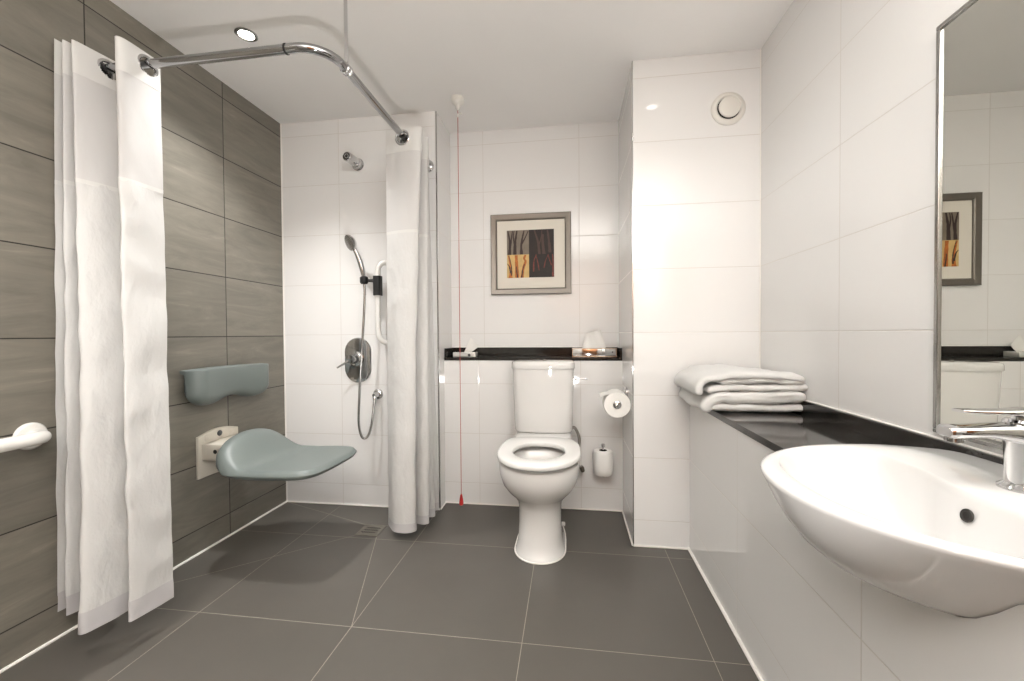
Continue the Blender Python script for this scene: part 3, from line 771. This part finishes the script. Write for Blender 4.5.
bm = B(); lathe(bm, (RXL, YS - .0005, RZ_), (0, -1, 0), [(0.034, 0), (0.034, 0.006), (0.028, 0.012), (0.02, 0.016), (0.0175, 0.026)], 28); obj('wall_flange', bm, m_chrome, t)
bm = B(); lathe(bm, (-0.936, RYL, RZ_), (1, 0, 0), [(0.0172, -0.003), (0.0172, 0.003)], 20); obj('joint_ring', bm, m_dark, t)
bm = B()
lathe(bm, (RXL, 1.405, RZ_), (0, 1, 0), [(0.0175, 0), (0.0195, 0.002), (0.0195, 0.010), (0.0175, 0.012), (0.0175, 0.018), (0.0195, 0.020), (0.0195, 0.028), (0.0175, 0.030)], 24); obj('collar', bm, m_chrome, t)
bm = B(); tube(bm, [(RXL, 1.42, RZ_ + 0.016), (RXL, 1.42, H - .001)], 0.0065, 12); lathe(bm, (RXL, 1.42, H - .0005), (0, 0, -1), [(0.022, 0), (0.022, 0.005), (0.008, 0.009)], 20); obj('drop_rod', bm, m_chrome, t)

# ------------------------------------------------------------------ curtains
def zig(pts, n):
    """smooth zigzag: sample a softened polyline of (x, y) at n+1 even steps of arc length"""
    c = catmull([V(a, b, 0) for a, b in pts], 14)
    d = [0]
    for a, b in zip(c, c[1:]): d.append(d[-1] + (b - a).length)
    out = []
    j = 0
    for i in range(n + 1):
        s_ = d[-1] * i / n
        while j < len(c) - 2 and d[j + 1] < s_: j += 1
        u = (s_ - d[j]) / max(1e-9, d[j + 1] - d[j])
        out.append(c[j].lerp(c[j + 1], min(1, max(0, u))))
    return out
def soften(path, win, passes=2):
    p = list(path); n = len(p)
    for _ in range(passes):
        p = [p[0]] + [sum((p[k] for k in range(max(0, i - w), min(n - 1, i + w) + 1)), V(0, 0, 0)) / (2 * w + 1) for i in range(1, n - 1) for w in [min(win, i, n - 1 - i)]] + [p[-1]]
    return p
def curtain_sheet(top, bot, zt, zb, z0, z1, n, rows, seed, wr=0.004, thick=0.0012, off=0.0, wave=0.0, hole=None):
    A, Bt = top, bot
    rr = []
    for r in range(rows + 1):
        z = z1 + (z0 - z1) * r / rows
        v = (zt - z) / (zt - zb)
        row = []
        for i in range(n + 1):
            p = A[i].lerp(Bt[i], v ** 0.9)
            a, b = max(0, i - 1), min(n, i + 1)
            tg = (A[b] - A[a]).lerp(Bt[b] - Bt[a], v); nn = V(-tg.y, tg.x, 0)
            if nn.length > 1e-9: nn.normalize()
            w = noise.noise(V(i * 9.0 / n + seed, z * 7, seed)) * wr * 2.2 * min(1, v * 3)
            w += noise.noise(V(i * 26.0 / n + seed, z * 13 + i * 10.0 / n, seed + 5)) * wr * min(1, v * 4)
            q_ = p + nn * (w + off)
            q_.x = max(q_.x, XL + 0.006)
            zz = z
            if wave and r == rows: zz += wave * noise.noise(V(i * 8.0 / n, seed, 3))
            row.append(V(q_.x, q_.y, zz))
        rr.append(row)
    bm = B(); sheet(bm, rr, thick, hole); return bm
def eyelet(parent, c, nrm, k=1.0):
    bm = B(); torus(bm, c - V(0, 0, 0.008), nrm, 0.033, 0.0065, 40, 10); o = obj('eyelet', bm, m_chrome, parent); return o

# left curtain
N = 300
topc = [(-1.702, 1.180), (-1.694, 1.345), (-1.680, 1.180), (-1.664, 1.345), (-1.650, 1.185), (-1.606, 1.365), (-1.486, 1.195), (-1.472, 1.335)]
botc = [(-1.702, 1.15), (-1.680, 1.30), (-1.650, 1.11), (-1.600, 1.30), (-1.505, 1.050), (-1.455, 1.27), (-1.410, 1.115), (-1.390, 1.27)]
A_, B_ = soften(zig(topc, N), 3), soften(zig(botc, N), 9)
t = thing('shower_curtain', 'bunched white shower curtain with chrome eyelets hanging against the brown stone wall', 'shower curtain', (-1.59, 1.28, RZ_), 'white shower curtains')
ZT, ZB = 2.013, 0.10
obj('header_band', curtain_sheet(A_, B_, ZT, ZB, 1.900, ZT, N, 34, 2.0, 0.0005, 0.002, hole=lambda c: math.hypot(c.y - RYL, c.z - RZ_ + 0.008) < 0.030), m_head, t, angle=80)
obj('sheer_panel', curtain_sheet(A_, B_, ZT, ZB, 1.535, 1.9005, N, 16, 2.0, 0.002), m_sheer, t, angle=80)
obj('fabric_panel', curtain_sheet(A_, B_, ZT, ZB, 0.150, 1.5355, N, 90, 2.0, 0.0030, wave=0.008), m_cloth, t, angle=80)
bm = curtain_sheet(A_, B_, ZT, ZB, 0.095, 0.158, N, 6, 2.0, 0.0030, 0.0006, -0.0015); o = obj('inner_liner', bm, m_liner, t, angle=80); o['label'] = 'greyer inner liner showing below the hem'
bm = B(); c = curtain_sheet(A_, B_, ZT, ZB, 1.527, 1.541, N, 1, 2.0, 0.002, 0.0025, 0.0008); obj('seam', c, m_head, t, angle=80); bm.free()
# eyelets where the folds cross the rail
def crossings(path, axis, val):
    out = []
    for i in range(len(path) - 1):
        a, b = path[i][axis] - val, path[i + 1][axis] - val
        if a * b <= 0 and a != b:
            u = a / (a - b); out.append((path[i].lerp(path[i + 1], u), (path[i + 1] - path[i]).normalized()))
    return out
for p_, tg in crossings(A_, 1, RYL):
    nn = V(-tg.y, tg.x, 0)
    nn = (nn * 0.55 + V(math.copysign(1, nn.x), 0, 0) * 0.45).normalized()
    eyelet(t, V(max(p_.x, XL + 0.012), RYL, RZ_), nn)

# right curtain
N2 = 340
topr = [(-0.886, 1.945), (-0.73, 1.925), (-0.708, 1.955), (-0.86, 1.990), (-0.862, 2.015), (-0.722, 2.030), (-0.720, 2.055), (-0.862, 2.085), (-0.862, 2.110), (-0.744, 2.110), (-0.744, 2.130), (-0.862, 2.150), (-0.860, 2.170), (-0.768, 2.185), (-0.772, 2.205), (-0.85, 2.225)]
botr = [(-0.915, 1.985), (-0.85, 1.905), (-0.745, 1.925), (-0.80, 2.01), (-0.84, 2.04), (-0.735, 2.000), (-0.710, 2.035), (-0.80, 2.08), (-0.83, 2.11), (-0.730, 2.085), (-0.708, 2.115), (-0.80, 2.15), (-0.82, 2.18), (-0.730, 2.165), (-0.712, 2.195), (-0.80, 2.24)]
A2, B2 = soften(zig(topr, N2), 2), soften(zig(botr, N2), 7)
t = thing('shower_curtain', 'narrow bunched white shower curtain at the far end of the rail, beside the recess', 'shower curtain', (-0.795, 2.08, RZ_), 'white shower curtains')
ZB = 0.055
obj('header_band', curtain_sheet(A2, B2, ZT, ZB, 1.900, ZT, N2, 34, 6.0, 0.0005, 0.002, hole=lambda c: math.hypot(c.x - RXL, c.z - RZ_ + 0.008) < 0.030), m_head, t, angle=80)
obj('sheer_panel', curtain_sheet(A2, B2, ZT, ZB, 1.515, 1.9005, N2, 16, 6.0, 0.0015), m_sheer, t, angle=80)
obj('fabric_panel', curtain_sheet(A2, B2, ZT, ZB, 0.085, 1.5155, N2, 80, 6.0, 0.0022, wave=0.008), m_cloth, t, angle=80)
o = obj('inner_liner', curtain_sheet(A2, B2, ZT, ZB, 0.052, 0.095, N2, 5, 6.0, 0.0022, 0.0006, -0.0015), m_liner, t, angle=80); o['label'] = 'greyer inner liner showing below the hem'
obj('seam', curtain_sheet(A2, B2, ZT, ZB, 1.507, 1.521, N2, 1, 6.0, 0.0015, 0.0025, 0.0008), m_head, t, angle=80)
for p_, tg in crossings(A2, 0, RXL):
    nn = V(-tg.y, tg.x, 0); nn = (nn * 0.5 + V(0, math.copysign(1, nn.y), 0) * 0.5).normalized()
    eyelet(t, V(RXL, p_.y, RZ_), nn)

# ------------------------------------------------------------------ fixed shower head
t = thing('fixed_shower_head', 'short chrome shower head with a black nozzle high on the white tiled shower wall', 'shower head', (-1.222, YS, 2.032))
bm = B(); lathe(bm, (-1.222, YS - .0005, 2.012), (0, -1, 0), [(0.036, 0), (0.036, 0.004), (0.031, 0.009), (0.028, 0.02), (0.028, 0.03), (0.02, 0.032)], 32); obj('wall_rose', bm, m_chrome, t)
ax = V(-0.10, -1, 0.02).normalized(); o0_ = V(-1.222, YS - .02, 2.014)
bm = B(); lathe(bm, o0_, ax, [(0.024, 0), (0.027, 0.01), (0.0275, 0.085), (0.026, 0.092), (0.021, 0.094)], 32, True, False); hb = obj('head_body', bm, m_chrome, t)
bm = B(); lathe(bm, o0_ + ax * 0.0905, ax, [(0.0225, 0), (0.0225, 0.003), (0.009, 0.003), (0.009, 0.0015), (0.001, 0.0015)], 32); obj('nozzle', bm, m_dark, t)
bm = B(); torus(bm, o0_ + ax * 0.094, ax, 0.0115, 0.0022, 24, 8); obj('nozzle_ring', bm, m_chrome, t)
bm = B(); lathe(bm, (-1.205, YS - .045, 1.992), (0.5, -0.6, -0.6), [(0.008, -0.01), (0.010, 0.0), (0.010, 0.014), (0.006, 0.018), (0.001, 0.0185)], 16); obj('adjuster_knob', bm, m_chrome, t)

# ------------------------------------------------------------------ vertical white grab rail (hand shower slides on it)
GX, GY = -1.078, 2.236
t = thing('vertical_grab_rail', 'white vertical grab rail on the shower wall, half hidden by the curtain', 'grab rail', (GX, YS, 1.2))
bm = B()
pth = catmull([(GX + 0.075, YS - .004, 1.408), (GX + 0.070, YS - .03, 1.412), (GX + 0.038, GY + .012, 1.425), (GX + 0.012, GY, 1.408), (GX, GY - .002, 1.36), (GX, GY - .002, 1.2), (GX, GY - .002, 1.04), (GX + 0.010, GY, 0.995), (GX + 0.034, GY + .012, 0.972), (GX + 0.064, YS - .03, 0.965), (GX + 0.070, YS - .004, 0.964)], 8)
tube(bm, pth, 0.0155, 18); obj('rail_tube', bm, m_nylon, t)
for z in (1.408, 0.964):
    bm = B(); lathe(bm, (GX + 0.073, YS - .0005, z), (0, -1, 0), [(0.036, 0), (0.036, 0.005), (0.03, 0.010), (0.017, 0.012)], 28); obj('wall_flange', bm, m_nylon, t)

# hand shower
t = thing('hand_shower', 'chrome hand shower with hose in a black sliding bracket', 'hand shower', (GX, GY, 1.30))
HX, HYY = -1.140, 2.195
bm = B(); ro, ri = [], []
for k in range(32):
    a = 2 * PI * (k + 0.5) / 32; c, s_ = math.cos(a), math.sin(a); m8 = (abs(c) ** 8 + abs(s_) ** 8) ** (-1 / 8)
    ro.append((GX + 0.0205 * c * m8, GY - 0.002 + 0.0225 * s_ * m8)); ri.append((GX + 0.0163 * c, GY - 0.002 + 0.0163 * s_))
loft(bm, [[V(a, b, z) for a, b in r] for r, z in ((ro, 1.238), (ro, 1.348), (ri, 1.348), (ri, 1.238))], wrap=True); br = obj('bracket', bm, m_dark, t)
bm = B(); lathe(bm, (GX - 0.018, GY - 0.006, 1.322), (-1, -0.55, 0), [(0.012, 0), (0.009, 0.02), (0.009, 0.06)], 16); lathe(bm, (HX, HYY, 1.300), (0, 0, 1), [(0.016, 0), (0.0225, 0.008), (0.0225, 0.036), (0.016, 0.042)], 24); sub('clip', bm, m_dark, br)
pth = catmull([(HX, HYY, 1.338), (HX - 0.006, HYY - .006, 1.38), (HX - 0.020, HYY - .018, 1.44), (HX - 0.040, HYY - .036, 1.50)], 8)
bm = B(); tube(bm, pth, [0.0115 + 0.0035 * math.sin(PI * min(1, i / (len(pth) - 1) * 1.1)) for i in range(len(pth))], 18); hd = obj('handle', bm, m_chrome, t)
e1 = pth[-1]
ax = V(-0.58, -0.72, -0.40).normalized()
bm = B(); lathe(bm, e1 + V(-0.006, -0.006, 0.026) - ax * 0.012, ax, [(0.008, -0.008), (0.026, 0.0), (0.042, 0.014), (0.045, 0.022), (0.045, 0.030), (0.041, 0.032)], 36, True, False)
tube(bm, [e1 - V(0, 0, 0.006), e1 + V(-0.005, -0.005, 0.014)], 0.011, 14); obj('spray_head', bm, m_chrome, t)
bm = B(); lathe(bm, e1 + V(-0.006, -0.006, 0.026) + ax * 0.018, ax, [(0.041, 0), (0.041, 0.002), (0.001, 0.003)], 36); obj('spray_face', bm, m_chrome2, t)
pth = catmull([(HX, HYY, 1.302), (HX + .002, HYY + .002, 1.25), (HX - .004, HYY, 1.12), (HX - .016, HYY - .002, 0.95), (HX - .030, HYY - .002, 0.76), (HX - .042, HYY, 0.58), (HX - .044, HYY + .004, 0.50), (HX - .034, HYY + .012, 0.44), (HX - .016, HYY + .022, 0.425), (HX + .004, HYY + .032, 0.455), (HX + .018, HYY + .042, 0.53), (-1.115, 2.245, 0.61), (-1.112, 2.248, 0.645)], 14)
# ribbed metal hose
fine = []
for a, b in zip(pth, pth[1:]):
    k = max(1, int((b - a).length / 0.0045))
    for i in range(k): fine.append(a.lerp(b, i / k))
fine.append(pth[-1])
bm = B(); tube(bm, fine, [0.0070 if i % 2 else 0.0062 for i in range(len(fine))], 12); obj('hose', bm, m_chrome2, t, angle=80)

t = thing('hose_outlet', 'chrome hose outlet elbow on the white shower wall under the oval valve', 'hose outlet', (-1.115, YS, 0.667))
bm = B(); lathe(bm, (-1.115, YS - .0005, 0.667), (0, -1, 0), [(0.030, 0), (0.030, 0.005), (0.026, 0.010), (0.016, 0.014), (0.014, 0.045), (0.010, 0.056), (0.001, 0.058)], 32); obj('rose', bm, m_chrome, t)
bm = B(); tube(bm, [(-1.115, YS - .04, 0.668), (-1.1135, 2.252, 0.656), (-1.1125, 2.249, 0.640)], [0.011, 0.011, 0.0095], 14); obj('elbow', bm, m_chrome, t)

# ------------------------------------------------------------------ shower valve
VX, VZ = -1.238, 0.866
t = thing('shower_valve', 'oval chrome shower mixer valve with a round knob and lever on the white tiled wall', 'shower valve', (VX, YS, VZ))
def stadium(hw, hh, n=14):
    pts = []
    for i in range(n + 1): a = PI * i / n; pts.append((hw * math.cos(a), hh - hw + hw * math.sin(a)))
    for i in range(n + 1): a = PI + PI * i / n; pts.append((hw * math.cos(a), -(hh - hw) + hw * math.sin(a)))
    return pts
bm = B(); rings = [[V(VX + a, YS - d, VZ + b) for a, b in stadium(hw, hh)] for d, hw, hh in ((0.0005, 0.083, 0.133), (0.004, 0.083, 0.133), (0.009, 0.079, 0.129), (0.0105, 0.074, 0.124))]
loft(bm, rings); obj('plate', bm, m_chrome, t, angle=30)
bm = B(); lathe(bm, (VX - 0.008, YS - .010, VZ + 0.008), (0, -1, 0), [(0.045, 0), (0.045, 0.012), (0.040, 0.016), (0.026, 0.018), (0.024, 0.05), (0.021, 0.056), (0.001, 0.058)], 36); kb = obj('knob', bm, m_chrome, t)
bm = B(); tube(bm, [(VX - 0.008, YS - .050, VZ + 0.008), (VX - 0.045, YS - .062, VZ - 0.012), (VX - 0.092, YS - .072, VZ - 0.040)], [0.008, 0.0065, 0.005], 12); sub('lever', bm, m_chrome, kb)

# ------------------------------------------------------------------ floor drain
t = thing('floor_drain', 'square metal floor drain grate beside the right shower curtain', 'drain', (DR[0], DR[1], 0))
bm = B()
for lo, hi in (((-1, -1), (1, -.86)), ((-1, .86), (1, 1)), ((-1, -.86), (-.86, .86)), ((.86, -.86), (1, .86))):
    box(bm, (DR[0] + lo[0] * DH, DR[1] + lo[1] * DH, 0.0002), (DR[0] + hi[0] * DH, DR[1] + hi[1] * DH, 0.003))
m_drain = M('dull_steel', (0.21, 0.195, 0.165), 0.45, 0.4, var=0.2, vscale=80)
obj('drain_frame', bm, m_drain, t)
bm = B(); box(bm, (DR[0] - .86 * DH + .0015, DR[1] - .86 * DH + .0015, 0.0002), (DR[0] + .86 * DH - .0015, DR[1] + .86 * DH - .0015, 0.0026)); obj('grate', bm, m_drain, t)
bm = B()
for i in range(6):
    for j in range(3):
        cx = DR[0] + (i - 2.5) * 0.0125 + (j - 1) * 0.004; cy = DR[1] + (j - 1) * 0.024
        c, s_ = math.cos(0.9), math.sin(0.9)
        pts = [(cx + a * c - b * s_, cy + a * s_ + b * c) for a, b in stadium(0.0025, 0.010, 5)]
        loft(bm, [[V(a, b, 0.00255) for a, b in pts], [V(a, b, 0.0029) for a, b in pts]])
obj('slots', bm, m_void, t)

# ------------------------------------------------------------------ fold-down shower seat
t = thing('shower_bench', 'blue-grey moulded fold-down shower seat on a cream bracket fixed to the brown stone wall', 'shower seat', (XL, 1.78, 0.45))
bm = B(); rings = []
def plate_poly(k):
    pts = [(1.690, 0.350), (1.925, 0.350), (1.925, 0.545)]
    for i in range(1, 12):
        u = i / 12; pts.append((1.925 - 0.235 * u, 0.545 + 0.022 * math.sin(PI * u)))
    pts.append((1.690, 0.545))
    cx, cz = 1.8075, 0.45
    return [(cx + (a - cx) * k, cz + (b - cz) * k) for a, b in pts]
for d, k in ((0.0005, 1), (0.010, 1), (0.014, 0.97)):
    rings.append([V(XL + d, a, b) for a, b in plate_poly(k)])
loft(bm, rings); pl_ = obj('wall_plate', bm, m_cream, t, angle=30)
for y in (1.735, 1.88):
    bm = B(); lathe(bm, (XL + .0135, y, 0.530), (1, 0, 0), [(0.012, 0), (0.012, 0.002), (0.010, 0.003), (0.001, 0.003)], 20); sub('screw_cap', bm, m_cream, pl_)
bm = B(); lathe(bm, (XL + .0135, 1.8075, 0.540), (1, 0, 0), [(0.014, 0), (0.014, 0.0025), (0.010, 0.003), (0.001, 0.003)], 24); o = sub('maker_badge', bm, M('badge_grey', (0.08, 0.085, 0.09), 0.3), pl_); o['label'] = 'small dark round badge'
bm = B(); box(bm, (XL + .013, 1.705, 0.435), (XL + .215, 1.91, 0.512), 0.006, 3); hg = obj('hinge_block', bm, m_cream, t, angle=20)
bm = B(); lathe(bm, (XL + .085, 1.7055, 0.478), (0, -1, 0), [(0.010, 0), (0.010, 0.001), (0.001, 0.0015)], 20); sub('pivot_hole', bm, m_void, hg)
# seat: grid over plan, top and bottom surfaces with raised lip by the wall
SX0, SX1, SY0, SY1 = -1.535, -1.040, 1.548, 1.985
NU, NV = 44, 40
def seat_pt(u, v, top):
    """u along x from the wall outwards, v along y; superellipse-rounded plan"""
    a, b = 2 * u - 1, 2 * v - 1
    # map square to rounded square
    k = 5.0
    mx = max(abs(a), abs(b))
    if mx > 1e-6:
        s_ = mx / ((abs(a) ** k + abs(b) ** k) ** (1 / k)); 
    else: s_ = 1
    a2, b2 = a * s_, b * s_
    x = (SX0 + SX1) / 2 + a2 * (SX1 - SX0) / 2
    # outer end skewed: the near outer corner is cut back a little
    y = (SY0 + SY1) / 2 + b2 * (SY1 - SY0) / 2
    cut = max(0, (a2 - 0.55) / 0.45) ** 1.4
    x -= 0.008 * cut * max(0, -b2) ** 1.2
    w = (x - SX0) / 0.15
    hump = 0.122 * math.sqrt(max(0.0, 1 - (abs(b2) / 0.97) ** 2.0)) * (0.5 + 0.5 * math.cos(PI * min(1, max(0, (w - 0.22) / 0.95))) if w > 0.22 else 1.0)
    dish = -0.008 * max(0, 1 - b2 * b2) * min(1, max(0, w))
    edge = mx
    rim = 0.0
    if edge > 0.90:
        e_ = (edge - 0.90) / 0.10
        rim = 0.019 * (1 - math.sqrt(max(0, 1 - e_ * e_)))
    z0 = 0.447
    front = 0.010 * max(0, a2)            # tip sits slightly higher
    if top: return V(x, y, z0 + hump + dish - rim + front)
    hb_ = hump * (0.55 if w < 0.45 else 0.3)
    return V(x, y, z0 - 0.040 + hb_ + rim + front * 0.8)
bm = B()
gt = [[bm.verts.new(seat_pt(i / NU, j / NV, True)) for j in range(NV + 1)] for i in range(NU + 1)]
gb = [[bm.verts.new(seat_pt(i / NU, j / NV, False)) for j in range(NV + 1)] for i in range(NU + 1)]
for i in range(NU):
    for j in range(NV):
        bm.faces.new((gt[i][j], gt[i + 1][j], gt[i + 1][j + 1], gt[i][j + 1]))
        bm.faces.new((gb[i][j], gb[i][j + 1], gb[i + 1][j + 1], gb[i + 1][j]))
loop = [(i, 0) for i in range(NU)] + [(NU, j) for j in range(NV)] + [(i, NV) for i in range(NU, 0, -1)] + [(0, j) for j in range(NV, 0, -1)]
for (a, b), (c, d) in zip(loop, loop[1:] + loop[:1]):
    bm.faces.new((gt[a][b], gb[a][b], gb[c][d], gt[c][d]))
obj('seat_pad', bm, m_grey, t, angle=75)

t = thing('padded_backrest', 'blue-grey curved padded backrest on the brown stone wall above the shower seat', 'backrest', (XL, 1.83, 0.78))
bm = B(); rings = []
NB_ = 44
YA, YBk = 1.600, 2.075
for i in range(NB_ + 1):
    u = -1 + 2 * i / NB_
    y = (YA + YBk) / 2 + u * (YBk - YA) / 2
    e_ = max(0.0, (abs(u) - 0.74) / 0.26)
    sh = math.sqrt(max(0.0, 1 - e_ * e_))           # end rounding
    xf = XL + 0.085 + 0.045 * (u * u) * 0.6 - 0.075 * (1 - sh)   # concave face, ends forward
    xb_ = XL + 0.030 + 0.010 * u * u
    xf = max(xf, xb_ + 0.012)
    zt = 0.862 + 0.004 * (1 - u * u)
    lob = 0.5 - 0.5 * math.cos(2 * PI * min(1.0, abs(u) * 0.86))
    zb = 0.722 - 0.026 * lob + (1 - sh) * 0.035
    r = 0.020
    mid = (zt + zb) / 2
    pr_ = []
    for (cx, cz, a0) in ((xf - r, zt - 0.006, 0.0),):
        pass
    rr_ = min(r, (xf - xb_) * 0.45); r2 = min(0.048, (xf - xb_) * 0.75)
    for k in range(6):   # bottom front, big radius
        a = -PI / 2 + PI / 2 * k / 5; pr_.append((xf - r2 + r2 * math.cos(a), zb + r2 + r2 * math.sin(a)))
    for k in range(4):   # top front, tight radius
        a = PI / 2 * k / 3; pr_.append((xf - 0.006 + 0.006 * math.cos(a), zt - 0.006 + 0.006 * math.sin(a)))
    pr_ += [(xb_ - 0.022, zt + 0.001), (xb_ - 0.022, zt - 0.012), (xb_, zt - 0.02), (xb_, zb + 0.012), (xb_ + 0.008, zb)]
    rings.append([V(a, y, b) for a, b in pr_])
loft(bm, rings); obj('back_pad', bm, m_grey, t, angle=55)
for y in (1.70, 1.95):
    bm = B(); lathe(bm, (XL + .0005, y, 0.80), (1, 0, 0), [(0.022, 0), (0.022, 0.006), (0.012, 0.008), (0.012, 0.035)], 20); obj('wall_bracket', bm, m_cream, t)

# ------------------------------------------------------------------ horizontal grab rail at the left edge
t = thing('grab_rail', 'white horizontal grab rail on the brown stone wall left of the big curtain', 'grab rail', (XL, 0.6, 0.70))
gx = XL + 0.072
pth = catmull([(XL + .004, 1.098, 0.698), (XL + .035, 1.098, 0.699), (XL + .062, 1.088, 0.700), (gx, 1.055, 0.700), (gx, 1.0, 0.700), (gx, 0.7, 0.700), (gx, 0.42, 0.700), (XL + .062, 0.385, 0.700), (XL + .035, 0.375, 0.70), (XL + .004, 0.375, 0.70)], 8)
bm = B(); tube(bm, pth, 0.0205, 20); obj('rail_tube', bm, m_nylon, t)
for y in (1.098, 0.375):
    bm = B(); lathe(bm, (XL + .0005, y, 0.699), (1, 0, 0), [(0.043, 0), (0.043, 0.006), (0.038, 0.012), (0.019, 0.014)], 32); obj('wall_flange', bm, m_nylon, t)

# ------------------------------------------------------------------ lights
def spot(name, loc, tgt, W, ang=125, blend=0.55, col=(1.0, 0.93, 0.84), r=0.03):
    l = bpy.data.lights.new(name, 'SPOT'); l.energy = W; l.spot_size = math.radians(ang); l.spot_blend = blend; l.color = col; l.shadow_soft_size = r
    o = bpy.data.objects.new(name, l); COL.objects.link(o); o.location = loc
    d = Vector(tgt) - Vector(loc); o.rotation_euler = d.to_track_quat('-Z', 'Y').to_euler()
    return o
EN = [98, 6, 54, 4]
ANG = [108, 92, 106, 100]
for (x, y, _), w, a in zip(LIGHTS, EN, ANG):
    spot('downlight_beam', (x, y, H - 0.008), (x, y, 0), w, ang=a, blend=0.85, col=(1.0, 0.985, 0.965) if x < 0 else (0.97, 1.0, 1.0))
# the photographer's low flash, tilted up, which throws the shadows upwards onto ceiling and walls,
# plus an added fill spot bounced off the ceiling behind the camera for brightness
spot('low_flash', (0.03, 0.0, 0.47), (0.03 - 0.25, 0.58, 0.47 + 0.78), 50, ang=118, blend=0.65, col=(1.0, 0.972, 0.942), r=0.03)
spot('bounced_fill', (0.06, -0.55, 0.55), (0.10, -0.62, H), 980, ang=100, blend=0.7, col=(1.0, 0.978, 0.945), r=0.05)

w = bpy.data.worlds.new('World'); scene.world = w; w.use_nodes = True
w.node_tree.nodes['Background'].inputs[0].default_value = (0.9, 0.86, 0.8, 1); w.node_tree.nodes['Background'].inputs[1].default_value = 0.0

# ------------------------------------------------------------------ camera
cam = bpy.data.cameras.new('camera'); co = bpy.data.objects.new('camera', cam); COL.objects.link(co); scene.camera = co
yaw, pitch, roll = 0.1381, -0.0163, -0.0073
fwv = V(-math.sin(yaw) * math.cos(pitch), math.cos(yaw) * math.cos(pitch), math.sin(pitch))
rtv = V(math.cos(yaw), math.sin(yaw), 0); upv = rtv.cross(fwv)
rt2 = rtv * math.cos(roll) + upv * math.sin(roll); up2 = -rtv * math.sin(roll) + upv * math.cos(roll)
m = Matrix((rt2, up2, -fwv)).transposed().to_4x4(); m.translation = V(0, 0, 1.0152)
co.matrix_world = m
cam.sensor_fit = 'HORIZONTAL'; cam.sensor_width = 36; cam.lens = 414.77 / 1024 * 36; cam.clip_start = 0.02

vs = scene.view_settings
vs.view_transform = 'Standard'; vs.look = 'None'; vs.exposure = 0.0; vs.gamma = 1.0
vs.use_curve_mapping = False
